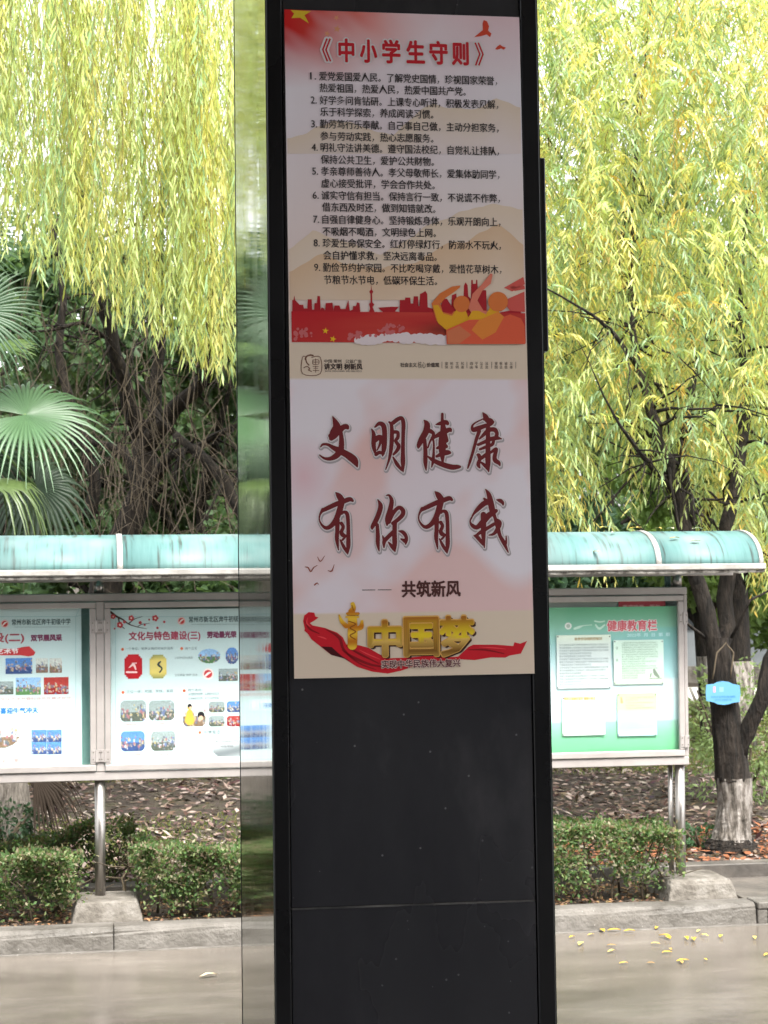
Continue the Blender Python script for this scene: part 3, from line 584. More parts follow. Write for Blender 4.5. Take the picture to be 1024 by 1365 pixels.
# red silk, carved column, gold lettering
def c5(a): return [(395+x/3.938, 790+y/3.938) for x, y in a]
silk = [(65, 102), (95, 105), (100, 125), (118, 130), (90, 150), (72, 160), (85, 172), (150, 185), (215, 210), (245, 235), (262, 272), (330, 276), (380, 290), (430, 320), (480, 345), (600, 340), (700, 330), (800, 340), (850, 335), (905, 285), (930, 273), (1044, 273), (1139, 280), (1145, 260), (1175, 268), (1212, 253), (1179, 320), (1120, 330), (1098, 341), (1020, 340), (937, 354), (870, 350), (700, 370), (620, 385), (550, 410), (480, 425), (400, 415), (320, 390), (250, 345), (180, 325), (130, 285), (80, 245), (60, 215), (42, 200), (45, 190), (36, 150), (42, 120)]
S.poly('silk_print', c5(silk), lin((206, 28, 44)), 1.2)
S.poly('silk_fold_print', c5([(130, 282), (185, 285), (235, 330), (300, 372), (250, 345), (185, 328)]), lin((70, 12, 18)), 1.8)
for q in ([(150, 190, 3), (225, 235, 16), (250, 300, 12), (330, 370, 8), (420, 405, 3)], [(45, 150, 3), (70, 190, 10), (120, 215, 5)], [(240, 300, 4), (300, 340, 14), (400, 380, 12), (520, 395, 3)], [(900, 300, 3), (990, 300, 10), (1090, 320, 4)], [(262, 280, 4), (330, 320, 12), (430, 370, 6)]):
    S.brush('silk_fold_print', [[(395+x/3.938, 790+y/3.938, w_/3.938) for x, y, w_ in q]], lin((140, 14, 26)), 1.9, cell=.4)
for q in ([(110, 228, 2), (140, 236, 8), (160, 245, 2)], [(60, 130, 2), (55, 160, 8), (75, 178, 3)], [(330, 300, 2), (380, 325, 7), (440, 350, 2)], [(960, 285, 2), (1040, 290, 7), (1100, 296, 2)]):
    S.brush('silk_shine_print', [[(395+x/3.938, 790+y/3.938, w_/3.938) for x, y, w_ in q]], lin((236, 70, 78)), 2.4, cell=.4)
def goldsh(u, v):
    t = (np.sin(v*160)+1)/2; return mixc(lin((200, 120, 20)), lin((240, 196, 60)), t)
hb = [[(296, 60, 22), (300, 80, 26), (290, 100, 34)], [(268, 110, 14), (326, 110, 14)], [(262, 128, 10), (326, 128, 10)], [(295, 140, 48), (296, 200, 52), (294, 275, 50)], [(225, 118, 8), (238, 150, 20), (262, 175, 26)], [(345, 150, 14), (340, 180, 26), (318, 190, 24)]]
S.brush('column_print', [[(395+x/3.938, 790+y/3.938, w_/3.938) for x, y, w_ in q] for q in hb], None, 2.4, shade=goldsh, cell=.4)
S.brush('column_detail_print', [[(395+x/3.938, 790+y/3.938, w_/3.938) for x, y, w_ in q] for q in ([(275, 150, 5), (312, 165, 6), (282, 185, 6), (312, 205, 6), (282, 225, 6), (310, 245, 5)], [(268, 119, 4), (326, 119, 4)], [(292, 66, 4), (300, 92, 4)])], lin((150, 84, 20)), 3, cell=.35)
def gold(t, u):
    k = np.clip(t+.5, 0, 1); a = mixc(lin((226, 186, 96)), lin((120, 78, 20)), np.clip(1-np.abs(k-.12)*3.2, 0, 1)); b = mixc(lin((236, 208, 40)), lin((168, 104, 30)), np.clip((k-.55)*2.4, 0, 1))
    return a*(k < .45)[:, None]*1+b*(k >= .45)[:, None]
for ch, a, b, y, h in (('中', 492.5, 534, 851.8, 46), ('国', 540, 583.5, 848, 52), ('梦', 587, 631, 848.5, 51)):
    for k in range(3): S.text('lettering_side', ch, a+1+k*.9, y+.8+k*.7, b+1.2+k*.9, h, lin((58, 30, 16)), 2.4+k*.3, bold=1.8)
    S.text('lettering_edge', ch, a-.4, y-.4, b+.4, h*1.02, lin((226, 176, 96)), 3.5, bold=2.6, nb=10)
    S.text('gold_lettering', ch, a, y, b, h, None, 4.3, bold=1.7, nb=8, vshade=gold)
S.text('lettering_outline', '实现中华民族伟大复兴', 508.6, 885.6, 613.4, 10.6, lin((226, 206, 196)), 4.9, bold=.9, nb=6)
S.text('lettering', '实现中华民族伟大复兴', 508.6, 885.6, 613.4, 10.6, lin((96, 30, 40)), 5.6, bold=.25, nb=3)

# ------------------------------------------------------------------ noticeboards
def roof_mat():
    m = bpy.data.materials.new('teal_polycarbonate'); m.use_nodes = True; n = m.node_tree; b = n.nodes['Principled BSDF']
    tc = n.nodes.new('ShaderNodeTexCoord'); mp = n.nodes.new('ShaderNodeMapping'); mp.inputs['Scale'].default_value = (14, 1.2, 1.2); n.links.new(tc.outputs['Object'], mp.inputs[0])
    nz = n.nodes.new('ShaderNodeTexNoise'); nz.inputs['Scale'].default_value = 2.5; nz.inputs['Detail'].default_value = 7; n.links.new(mp.outputs[0], nz.inputs['Vector'])
    cr = n.nodes.new('ShaderNodeValToRGB'); e = cr.color_ramp.elements; e[0].position = .27; e[0].color = (.07, .10, .09, 1); e[0].position = .33; e[1].position = .45; e[1].color = (.13, .27, .26, 1)
    x = e.new(.7); x.color = (.17, .33, .315, 1); n.links.new(nz.outputs[0], cr.inputs[0])
    n2 = n.nodes.new('ShaderNodeTexNoise'); n2.inputs['Scale'].default_value = 3; n.links.new(tc.outputs['Object'], n2.inputs['Vector'])
    mx = n.nodes.new('ShaderNodeMix'); mx.data_type = 'RGBA'; mx.inputs[7].default_value = (.29, .39, .375, 1); mr = n.nodes.new('ShaderNodeMapRange'); mr.inputs[1].default_value = .45; mr.inputs[2].default_value = .7; mr.inputs[4].default_value = .75
    n.links.new(n2.outputs[0], mr.inputs[0]); n.links.new(mr.outputs[0], mx.inputs[0]); n.links.new(cr.outputs[0], mx.inputs[6]); n.links.new(mx.outputs[2], b.inputs['Base Color'])
    b.inputs['Roughness'].default_value = .5
    t = n.nodes.new('ShaderNodeBsdfTranslucent'); ms = n.nodes.new('ShaderNodeMixShader'); ms.inputs[0].default_value = .45; n.links.new(mx.outputs[2], t.inputs[0])
    n.links.new(b.outputs[0], ms.inputs[1]); n.links.new(t.outputs[0], ms.inputs[2]); n.links.new(ms.outputs[0], n.nodes['Material Output'].inputs[0]); return m
M_ROOF = roof_mat()
def glass_mat():
    m = bpy.data.materials.new('window_pane'); m.use_nodes = True; n = m.node_tree; n.nodes.remove(n.nodes['Principled BSDF'])
    tr = n.nodes.new('ShaderNodeBsdfTransparent'); tr.inputs[0].default_value = (.965, .988, .983, 1); g = n.nodes.new('ShaderNodeBsdfGlossy'); g.inputs['Roughness'].default_value = .03
    fr = n.nodes.new('ShaderNodeFresnel'); ge = n.nodes.new('ShaderNodeNewGeometry'); ir = n.nodes.new('ShaderNodeMapRange'); ir.inputs[3].default_value = 1.5; ir.inputs[4].default_value = 1/1.5; n.links.new(ge.outputs['Backfacing'], ir.inputs[0]); n.links.new(ir.outputs[0], fr.inputs[0]); ms = n.nodes.new('ShaderNodeMixShader')
    n.links.new(fr.outputs[0], ms.inputs[0]); n.links.new(tr.outputs[0], ms.inputs[1]); n.links.new(g.outputs[0], ms.inputs[2]); n.links.new(ms.outputs[0], n.nodes['Material Output'].inputs[0]); return m
M_GLASS = glass_mat()
ZT, ZBt = 1.9585, .887
def arch(n=20):                       # canopy profile (y, z), front eave to back eave
    P = []
    for k in range(n+1):
        a = math.pi*k/n; P.append((YB+.02-.39*math.cos(a), 2.085+.205*math.sin(a)**.9))
    return P
def canopy(root, x0, x1, ribs):
    A = arch(); t = .006
    def shell(a, b, off, th, name, mat, bev=0):
        m = MB(); rows = []
        for x in (a, b):
            out = []; 
            for q, (y, z) in enumerate(A):
                y0, z0 = A[max(q-1, 0)]; y1, z1 = A[min(q+1, len(A)-1)]; d = Vector((y1-y0, z1-z0)).normalized(); nn = Vector((-d.y, d.x))
                out.append(((x, y+nn.x*off, z+nn.y*off), (x, y+nn.x*(off+th), z+nn.y*(off+th))))
            rows.append([[m.bm.verts.new(p) for p in pr] for pr in out])
        r0, r1 = rows; n = len(A)
        for q in range(n-1):
            m.bm.faces.new((r0[q][1], r0[q+1][1], r1[q+1][1], r1[q][1])); m.bm.faces.new((r0[q][0], r1[q][0], r1[q+1][0], r0[q+1][0]))
            m.bm.faces.new((r0[q][0], r0[q+1][0], r0[q+1][1], r0[q][1])); m.bm.faces.new((r1[q][0], r1[q][1], r1[q+1][1], r1[q+1][0]))
        for r in ((0, 0), (n-1, 1)): i = r[0]; m.bm.faces.new((r0[i][0], r0[i][1], r1[i][1], r1[i][0]))
        o = m.build(name, mat, root); o.data.polygons.foreach_set('use_smooth', [abs(p.normal.x) < .5 and len(p.vertices) == 4 and p.area > .0008 for p in o.data.polygons]); return o
    edges = [x0]+[r for r in ribs if x0 < r < x1]+[x1]
    for a, b in zip(edges[:-1], edges[1:]): shell(a+.004, b-.004, 0, t, 'roof_panel', M_ROOF)
    for r in edges:
        w_ = .032 if r not in (x0, x1) else .024
        shell(r-w_/2, r+w_/2, t+.001, .006, 'rib', M_WHITE); shell(r-w_/2, r+w_/2, -.022, .019, 'rib_frame', M_FRAME)
    yf = A[0][0]; yb = A[-1][0]
    MB().box((x0-.02, yf-.035, 2.062), (x1+.02, yf+.012, 2.098)).build('eave_rail', M_WHITE, root, bevel=.006)
    m = MB(); m.tube([(x0-.015+(x1-x0+.03)*k/40, yf-.012+random.uniform(-.003, .003), 2.052+random.uniform(-.005, .004)) for k in range(41)], .010, n=6).build('rubber_seal', noise_mat('weathered_seal', [(.4, (.10, .09, .08)), (.6, (.42, .40, .36))], 20, rough=.8), root)
    MB().box((x0, yb-.012, 2.062), (x1, yb+.03, 2.098)).build('eave_rail', M_WHITE, root, bevel=.006)
    MB().box((x0+.03, YB+.025, 2.026), (x1-.03, YB+.075, 2.066)).build('cross_beam', M_FRAME, root, bevel=.004)
    for r in edges: MB().box((r-.014, yf+.013, 2.066), (r+.014, yb-.013, 2.086)).build('bracket', M_FRAME, root)
def case(root, x0, x1, stiles):
    """stiles: list of (door_left, door_right)"""
    D = .13; f = .034
    MB().box((x0, YB, ZT-.045), (x1, YB+D, ZT)).build('frame_rail', M_FRAME, root, bevel=.004)
    MB().box((x0, YB, ZBt), (x1, YB+D, ZBt+.05)).build('frame_rail', M_FRAME, root, bevel=.004)
    MB().box((x0, YB+.001, ZBt+.051), (x0+.022, YB+D, ZT-.046)).build('frame_stile', M_FRAME, root, bevel=.003)
    MB().box((x1-.022, YB+.001, ZBt+.051), (x1, YB+D, ZT-.046)).build('frame_stile', M_FRAME, root, bevel=.003)
    MB().box((x0+.023, YB+D-.012, ZBt+.051), (x1-.023, YB+D, ZT-.046)).build('back_board', noise_mat('teal_back_board', [(.3, (.20, .40, .37)), (.7, (.32, .52, .48))], 4, rough=.6), root)
    for a, b in stiles:
        d = MB(); z0, z1 = ZBt+.054, ZT-.049; y0, y1 = YB-.012, YB+.018
        do = bpy.data.objects.new('door', None); C.objects.link(do); do.parent = root
        for nm, lo, hi in (('door_rail', (a, y0, z1-f), (b, y1, z1)), ('door_rail', (a, y0, z0), (b, y1, z0+f*1.1)), ('door_stile', (a, y0, z0+f*1.1+.001), (a+f, y1, z1-f-.001)), ('door_stile', (b-f, y0, z0+f*1.1+.001), (b, y1, z1-f-.001))):
            MB().box(lo, hi).build(nm, M_FRAME, do, bevel=.004, origin=root.location)
        MB().box((a+f-.006, YB+.001, z0+f*1.1-.005), (b-f+.006, YB+.005, z1-f+.005)).build('glass_pane', M_GLASS, do, origin=root.location)
def hinge(root, x, z):
    o = MB(); y = YB-.0125
    h = bpy.data.objects.new('hinge', None); C.objects.link(h); h.parent = root
    for s_ in (-1, 1): MB().box((x+s_*.003, y-.003, z-.035), (x+s_*.026, y, z+.035)).build('hinge_leaf', M_FRAME, h, bevel=.001, origin=root.location)
    MB().tube([(x, y-.004, z-.036), (x, y-.004, z+.036)], .005, n=8).build('hinge_pin', M_FRAME, h, origin=root.location)
    for dx, dz in ((-.018, .02), (-.018, -.02), (.018, .02), (.018, -.02)):
        MB().tube([(x+dx, y-.0032, z+dz), (x+dx, y-.0052, z+dz)], .0035, n=6).build('screw', M_DARKC, h, origin=root.location)
def post(root, x, z1=2.03, r=.030, y=None):
    y = YB+.05 if y is None else y
    m = MB().tube([(x, y, .2), (x, y, ZBt-.001)], r, n=20).build('post', M_STEEL, root, smooth=True)
    MB().tube([(x, y, ZT+.001), (x, y, z1)], r*.95, n=20).build('post_top', M_STEEL, root, smooth=True)
def footing(label, x, w0, w1, xoff=0., skew=0):
    m = MB(); y0, y1 = YK+.195, YK+.195+.44; zt = .225
    rings = []
    for q, (z, ins, rr) in enumerate(((.06, -.01, .015), (.14, .012, .016), (.20, .028, .018), (.219, .037, .02), (.226, .052, .02))):
        ring = []
        for (cx, cy, a0) in ((x+w1-ins-rr, y0+ins+rr, -90), (x+w1-ins-rr, y1-ins-rr, 0), (x-w0+ins+rr, y1-ins-rr, 90), (x-w0+ins+rr, y0+ins+rr, 180)):
            for t in (0, 30, 60, 90): a = math.radians(a0+t); ring.append(m.bm.verts.new((cx+rr*math.cos(a)+random.gauss(0, .0015), cy+rr*math.sin(a)+random.gauss(0, .0015), z+random.gauss(0, .0015))))
        rings.append(ring)
    for a_, b_ in zip(rings[:-1], rings[1:]):
        for k in range(16): m.bm.faces.new((a_[k], a_[(k+1) % 16], b_[(k+1) % 16], b_[k]))
    m.bm.faces.new(rings[-1])
    m.build('concrete_footing', M_BLOCK, None, origin=Vector((x, (y0+y1)/2, ZB)), label=label, cat='footing', smooth=False)

X1, X2 = .0863, 3.556
nbl = empty('noticeboard', (X1, YB, ZB), 'long steel framed noticeboard with teal arched canopy and white display posters, left of the pillar', 'noticeboard')
XL0 = X1-1.447*2-.03; XL1 = X1+1.447
canopy(nbl, XL0-.12, XL1+.18, [-2.62, -1.94, -1.22, -.50, .20, .93, 1.5])
case(nbl, XL0, XL1+.03, [(X1-1.447*2+.02, X1-1.447-.018), (X1-1.447+.018, X1-.020), (X1+.030, XL1-.018)])
MB().box((X1-.0185, YB-.004, ZBt+.051), (X1+.0285, YB+.05, ZT-.046)).build('mullion', M_FRAME, nbl, bevel=.003)
MB().box((X1-1.447-.0165, YB-.004, ZBt+.051), (X1-1.447+.0165, YB+.05, ZT-.046)).build('mullion', M_FRAME, nbl, bevel=.003)
for z in (1.77, 1.03): hinge(nbl, X1-.019, z); hinge(nbl, X1+.029, z)
for x in (X1-1.447*2, X1-1.447, X1, XL1): post(nbl, x)
footing('grey concrete footing under the left noticeboard post, set into the hedge gap', X1, .17, .24)
nbr = empty('noticeboard', (X2, YB, ZB), 'short steel framed noticeboard with teal canopy and green health poster, right of the pillar', 'noticeboard')
XR0 = 2.12; XR1 = X2+.045
canopy(nbr, 1.95, 3.935, [2.60, 3.31])
case(nbr, XR0, XR1, [(XR0+.03, XR1-.026)])
for z in (1.77, 1.03): hinge(nbr, XR1-.028, z)
for x in (XR0+.04, X2): post(nbr, x)
MB().tube([(X2-.046, YB+.09, .2), (X2-.046, YB+.09, ZBt-.001)], .015, n=14).build('inner_post', M_STEEL, nbr, smooth=True)
MB().tube([(X2-.046, YB+.09, ZT+.001), (X2-.046, YB+.09, 2.03)], .020, n=14).build('inner_post', M_ROOF, nbr, smooth=True)
footing('rounded pale concrete footing under the right noticeboard post beside the paving', X2, .17, .27)

# ---- display posters in the cases
def sheet_thing(name, x0, y0, x1, y1, Y, label, cat, fn, nx=24, ny=30, group=None):
    a = on_y(x0, y0, Y); c = on_y(x1, y1, Y)
    r = empty(name, (a.x, Y, c.z), label, cat, group); sh = Sheet((a.x, Y, c.z), (1, 0, 0), (0, 0, 1), r)
    wd = on_y(x1, y0, Y).x-a.x; ht = a.z-on_y(x0, y1, Y).z; base = on_y(x0, y1, Y).z
    r.location.z = base; sh = Sheet((a.x, Y, base), (1, 0, 0), (0, 0, 1), r)
    o = MB().box((a.x, Y+.0006, base), (a.x+wd, Y+.004, base+ht)).build('backing', flat((.7, .72, .72)), r)
    sh.grid('sheet', x0, y0, x1, y1, nx, ny, fn, 0)
    return sh
def pale(tx, ty, px, py):
    e = np.minimum(np.minimum(tx, 1-tx)*3, np.minimum(ty, 1-ty)*3); k = np.clip(.3+e*.6, 0, 1)
    return mixc(lin((194, 214, 215)), lin((208, 220, 222)), np.clip(k*.6+ty*.5, 0, 1))
def fixed(cols):
    def f(tx, ty, px, py):
        t = np.clip(ty, 0, .9999)*(len(cols)-1); i = t.astype(int); c = np.array(cols); return c[i]*(1-(t-i))[:, None]+c[i+1]*(t-i)[:, None]
    return f
def photo(kind, seed):
    r = np.random.default_rng(seed)
    def f(tx, ty, px, py):
        n = len(tx); sky_ = {'sky': (150, 185, 225), 'indoor': (205, 205, 200), 'red': (170, 60, 55), 'blue': (90, 135, 200), 'grey': (150, 160, 160)}[kind]
        gnd = {'sky': (90, 130, 80), 'indoor': (130, 105, 85), 'red': (150, 30, 35), 'blue': (60, 80, 130), 'grey': (90, 95, 85)}[kind]
        c = mixc(lin(sky_), lin(gnd), (ty > .55).astype(float))
        for _ in range(60):
            cx, cy = r.uniform(0, 1), r.normal(.62, .17); rx_, ry_ = r.uniform(.015, .05), r.uniform(.03, .10)
            m = ((tx-cx)/rx_)**2+((ty-cy)/ry_)**2 < 1
            col = lin([(40, 45, 70), (230, 232, 236), (200, 60, 60), (225, 190, 160), (60, 90, 170), (30, 32, 35), (235, 200, 90)][r.integers(7)]); c[m] = np.array(col)*.42+np.array(lin((132, 134, 144)))*.58
        return c*(1+r.uniform(-.25, .25, (n, 1)))
    return f
def rounded(rx_, ry_):
    def m(tx, ty):
        dx = np.maximum(np.abs(tx-.5)-(.5-rx_), 0)/rx_; dy = np.maximum(np.abs(ty-.5)-(.5-ry_), 0)/ry_; return dx*dx+dy*dy <= 1.001
    return m
def pic(sh, x0, y0, x1, y1, kind, seed, layer=3, mask=rounded(.12, .16), nx=44, ny=32, name='photo_print'): return sh.grid(name, x0, y0, x1, y1, nx, ny, photo(kind, seed), layer, mask=mask)
YP = YB+.045
PUR, GR, ORD, PINKR = lin((128, 60, 92)), lin((120, 128, 132)), lin((226, 110, 70)), lin((196, 70, 84))
SCH = '常州市新北区奔牛初级中学'
def header(sh, x0, x1, y, ex):
    sh.ell('emblem_print', ex, y+2, 5.2, 5.2, lin((240, 190, 185)), 2); sh.ell('emblem_print', ex, y+2, 3.8, 3.8, lin((205, 66, 66)), 3)
    sh.brush('emblem_mark', [[(ex-2.5, y+4, 1.4), (ex, y+1, 2), (ex+2.5, y, 1)]], lin((244, 230, 228)), 4, cell=.4)
    sh.text('heading_lettering', SCH, x0, y, x1, 8, lin((62, 80, 82)), 2, bold=.15, nb=2)
    sh.brush('rule_print', [[(x0+3, y+6.4, .5), (x1, y+6.2, .5)]], lin((140, 160, 165)), 2, cell=.3)
def frame_line(sh, x0, y0, x1, y1, col=lin((150, 190, 195))):
    sh.brush('border_print', [[(x0, y0, .6), (x1, y0, .6), (x1, y0, .6), (x1, y1, .6), (x1, y1, .6), (x0, y1, .6), (x0, y1, .6), (x0, y0, .6)]], col, 1.2, cell=.5)
# middle case (two)
d2 = sheet_thing('display_poster', -176, 814, 108.5, 1028, YP, 'pale display poster headed part two, in the case left of the post', 'display poster', pale)
frame_line(d2, -168, 822, 101, 1021); header(d2, 16, 94, 829.5, 6.5)
d2.text('heading_lettering', '文化与特色建设(二)', -110, 851.5, 32, 12, lin((178, 84, 96)), 2, bold=.5)
d2.text('heading_lettering', '双节展风采', 41.5, 850.5, 82.5, 8.4, PUR, 2, bold=.5)
d2.poly('banner_print', [(-60, 864), (20, 865), (30, 862.5), (39, 861.5), (44, 866), (47.5, 869.5), (45, 873.5), (38, 875), (28, 873.5), (-60, 873.5)], lin((206, 62, 66)), 2)
d2.text('banner_lettering', '校园文化艺术节', -45, 869, 24.5, 6.8, lin((245, 235, 235)), 3, bold=.3, nb=3)
pic(d2, 7.5, 877.5, 43, 898.5, 'blue', 1, mask=None); pic(d2, 48, 877.5, 64, 897, 'indoor', 22, mask=None, nx=14, ny=14); pic(d2, 66, 877.5, 82.5, 897, 'indoor', 23, mask=None, nx=14, ny=14)
pic(d2, -32, 909, 18, 926.5, 'grey', 2, mask=None); pic(d2, 21, 903.5, 54.5, 926.5, 'sky', 3, mask=None); pic(d2, 58.5, 903, 91.5, 925.8, 'red', 4, mask=None)
d2.text('caption_lettering', '第十二届校园文化艺术节暨科技节开幕式现场', -40, 933, 95, 4, lin((206, 150, 150)), 2)
d2.grid('banner_print', -90, 940.5, 72, 957, 40, 14, fixed([lin((222, 240, 244)), lin((240, 250, 252)), lin((205, 228, 234))]), 2, mask=rounded(.05, .5))
d2.text('banner_lettering', '虎虎生威迎新年  喜迎牛气冲天', -64, 949, 51, 7.6, lin((50, 120, 190)), 3, bold=.45, nb=4)
pic(d2, -28, 963.5, 27, 998.5, 'indoor', 5, mask=rounded(.5, .5), nx=40, ny=34)
for a in (0, 1):
    for b in (0, 1): pic(d2, 42+a*20.3, 973+b*16.4, 62+a*20.3, 989.2+b*16.4, 'blue', 7, mask=None, nx=16, ny=12)
d2.text('caption_lettering', '我校包揽全区第一', -32, 1015, 34, 5.6, lin((214, 150, 146)), 2, bold=.15, nb=2)
# right-hand case of the left board (three)
d3 = sheet_thing('display_poster', 147.5, 813, 440, 1028, YP, 'pale display poster headed part three with plum branches, in the case beside the pillar', 'display poster', pale)
frame_line(d3, 154, 822, 430, 1020); header(d3, 252, 331, 825.8, 242)
for q in ([(148, 816, 3), (156, 822, 2.6), (164, 826, 2), (172, 832, 1.6), (184, 836, 1), (196, 838, .5)], [(158, 823, 2), (160, 832, 1.8), (166, 838, 1)], [(172, 831, 1.5), (180, 825, 1), (190, 822, .6)], [(184, 835, 1), (190, 832, .8), (200, 831, .4)]):
    d3.brush('plum_branch_print', [q], lin((84, 64, 60)), 2, cell=.4)
for x, y, r in ((151, 822, 4), (160, 833, 5), (175, 824, 4.5), (187, 830, 2.6), (207, 824, 5), (219, 829, 2), (193, 833, 1.8), (210, 837, 2), (153, 838, 1.5), (199, 826, 1.6), (166, 829, 2.5)):
    d3.brush('plum_flower_print', [[(x+r*.5*math.cos(a*1.257), y+r*.5*math.sin(a*1.257), r*.75)]*2 for a in range(5)], lin((202, 66, 74)), 2.6, cell=.4)
    if r > 3: d3.ell('plum_flower_print', x, y, r*.28, r*.28, lin((244, 214, 200)), 3.2, n=8)
d3.text('heading_lettering', '文化与特色建设(三)', 172, 848, 267, 11, lin((176, 74, 96)), 2, bold=.4)
d3.text('heading_lettering', '劳动最光荣', 276.5, 846.2, 315, 8.4, PUR, 2, bold=.5)
for x, y in ((163.5, 865.6), (242.3, 864.5), (164, 923), (245.7, 920.8), (266.5, 976.4)): d3.ell('bullet_print', x, y, 2, 2, ORD, 2, n=12)
GL = lin((112, 124, 130))
for t, x0, y, x1, h in (('一个单位、培养正确的劳动价值观', 167, 865, 231, 3.6), ('两个立足', 247, 864.5, 263, 3.8), ('立足学校劳动实践', 233, 877, 257, 3), ('立足家庭“厨师”活动', 233, 900, 263, 3), ('三位一体：校园、学校、家庭', 169, 922, 231, 4.2), ('四个走向：', 251, 920, 270, 3.6), ('从校园走向田野，从课堂走向生活', 251, 925.5, 292, 3.6), ('从书本走向实践，从个人走向社会', 251, 931, 292, 3.6), ('创意智造', 271.5, 976, 294, 5.2)):
    d3.text('text_lettering', t, x0, y, x1, h, GL, 2)
for t, x0, y, x1 in (('校园劳动课', 167.5, 966, 181.5), ('农场体验活动', 210, 964.5, 224.5), ('校园劳动·志愿服务活动', 163, 1006.4, 193), ('垃圾分类·文明实践', 204.5, 1006, 231)): d3.text('caption_lettering', t, x0, y, x1, 2.8, lin((206, 96, 90)), 2)
d3.grid('photo_print', 166, 872.5, 189.5, 905, 12, 14, fixed([lin((196, 34, 44)), lin((180, 26, 38))]), 3, mask=rounded(.1, .08)); d3.brush('emblem_mark', [[(172, 890, 1), (178, 886, 3), (181, 892, 2)], [(169, 896, 2.4), (182, 896, 2.4)], [(176, 884, 1), (182, 884, 1.4)]], lin((240, 200, 200)), 4, cell=.4)
d3.grid('photo_print', 199.5, 873, 222, 904.5, 12, 14, fixed([lin((150, 150, 90)), lin((222, 196, 110)), lin((224, 202, 120)), lin((226, 200, 110)), lin((150, 150, 90))]), 3, mask=rounded(.1, .08)); d3.brush('emblem_mark', [[(214, 882, 2), (211, 886, 3), (216, 891, 2), (213, 896, 2)]], lin((60, 66, 66)), 4, cell=.4)
pic(d3, 263.5, 864.5, 294.5, 885, 'sky', 9, mask=rounded(.5, .5), nx=34, ny=26); pic(d3, 300, 862.5, 318.5, 886, 'blue', 10, mask=rounded(.5, .5), nx=22, ny=28)
d3.ell('emblem_print', 277.5, 898.3, 7.5, 7.5, lin((246, 222, 218)), 2.6); d3.ell('emblem_print', 277.5, 898.3, 5.4, 5.4, lin((205, 60, 66)), 3.2); d3.brush('emblem_mark', [[(274, 901, 2), (277, 898, 3), (281, 896, 1.4)]], lin((244, 230, 228)), 4, cell=.4)
pic(d3, 291.5, 891.5, 317, 908, 'grey', 11, mask=None)
for a, b, c_, d_, k_, s_ in ((160.5, 934, 195, 962, 'grey', 12), (198.5, 934, 232.5, 960.5, 'grey', 13), (161, 975, 193, 1001.5, 'blue', 14), (201.5, 975, 234, 1001, 'grey', 15), (244, 937, 274, 968.5, 'indoor', 16), (278.5, 935.5, 299.5, 949.7, 'grey', 17), (302.5, 935, 324, 949.5, 'blue', 18), (278.5, 954.5, 299.5, 968.5, 'grey', 19), (302.5, 954.5, 324, 968.5, 'red', 20), (328, 935, 350, 949, 'sky', 31), (328, 954.5, 350, 968, 'grey', 32)):
    pic(d3, a, b, c_, d_, k_, s_)
d3.brush('figure_print', [[(253, 943, 6)]*2, [(253, 950, 8), (253, 960, 13)]], lin((222, 170, 70)), 4, cell=.5); d3.brush('figure_print', [[(253, 941, 5.5)]*2, [(268, 953, 9)]*2], lin((34, 30, 34)), 4.6, cell=.5); d3.brush('figure_print', [[(254, 943.5, 3.6)]*2, [(268, 957, 6)]*2], lin((226, 178, 150)), 5.2, cell=.4)
def met(tx, ty, px, py): return mixc(lin((120, 124, 128)), lin((205, 206, 208)), np.clip(.5+.5*np.sin(ty*5+tx*2), 0, 1))
d3.grid('plaque_print', 284, 983, 345, 1008.5, 24, 12, met, 3, mask=rounded(.06, .14)); d3.text('plaque_lettering', '常州市劳动教育示范学校', 288, 988.5, 318, 2.8, lin((70, 72, 78)), 4); d3.text('plaque_lettering', '特色学校', 294, 995, 311, 3.2, lin((70, 72, 78)), 4)
# far left case (one): outside the frame, seen again in the polished pillar side
a1 = on_y(100, 814, YP); d1 = empty('display_poster', (X1-2.8, YP, ZBt+.09), 'pale display poster headed part one, in the leftmost case of the long board', 'display poster')
MB().box((X1-2.8, YP, ZBt+.09), (X1-1.55, YP+.004, ZT-.11)).build('sheet', flat(lin((228, 240, 240))), d1)
# green health board
def grn(tx, ty, px, py):
    c = fixed([lin((112, 184, 142)), lin((146, 202, 178)), lin((166, 208, 208)), lin((200, 224, 228)), lin((214, 230, 234)), lin((206, 226, 228)), lin((190, 216, 220))])(tx, np.clip(ty/.79, 0, 1), px, py)
    g = fixed([lin((150, 194, 176)), lin((118, 182, 142)), lin((102, 172, 124))])(tx, np.clip((ty-.79)/.21, 0, 1), px, py); k = (ty > .79); c[k] = g[k]
    s_ = (tx > .62)[:, None]*np.clip((tx-.62)*1.2, 0, .4)[:, None]*((ty > .15) & (ty < .5))[:, None]; return c*(1-s_)+np.array(lin((120, 200, 205)))*s_
gb = sheet_thing('health_poster', 590, 812, 903, 1008, YP, 'green and white health education poster inside the right noticeboard', 'poster', grn, nx=30, ny=60)
gb.ell('emblem_print', 757.5, 834.5, 4.6, 4.6, lin((244, 244, 240)), 2); gb.ell('emblem_print', 757.5, 834.5, 2.6, 2.6, lin((190, 200, 190)), 3)
gb.brush('flourish_print', [[(766, 838, 3), (772, 836, 3.4), (778, 834, 1.2), (789, 833, 1)], [(793, 828, 2), (800, 829, 2), (806, 828, 1.6)], [(794, 833, 2), (799, 838, 3), (806, 833, 2)]], lin((214, 240, 226)), 2, cell=.5)
gb.text('heading_outline', '健康教育栏', 809.5, 834.4, 875.5, 14, lin((250, 232, 236)), 2, bold=1.3, nb=8)
gb.text('heading_lettering', '健康教育栏', 809.5, 834.4, 875.5, 14, lin((226, 100, 112)), 3.2, bold=.4, nb=4)
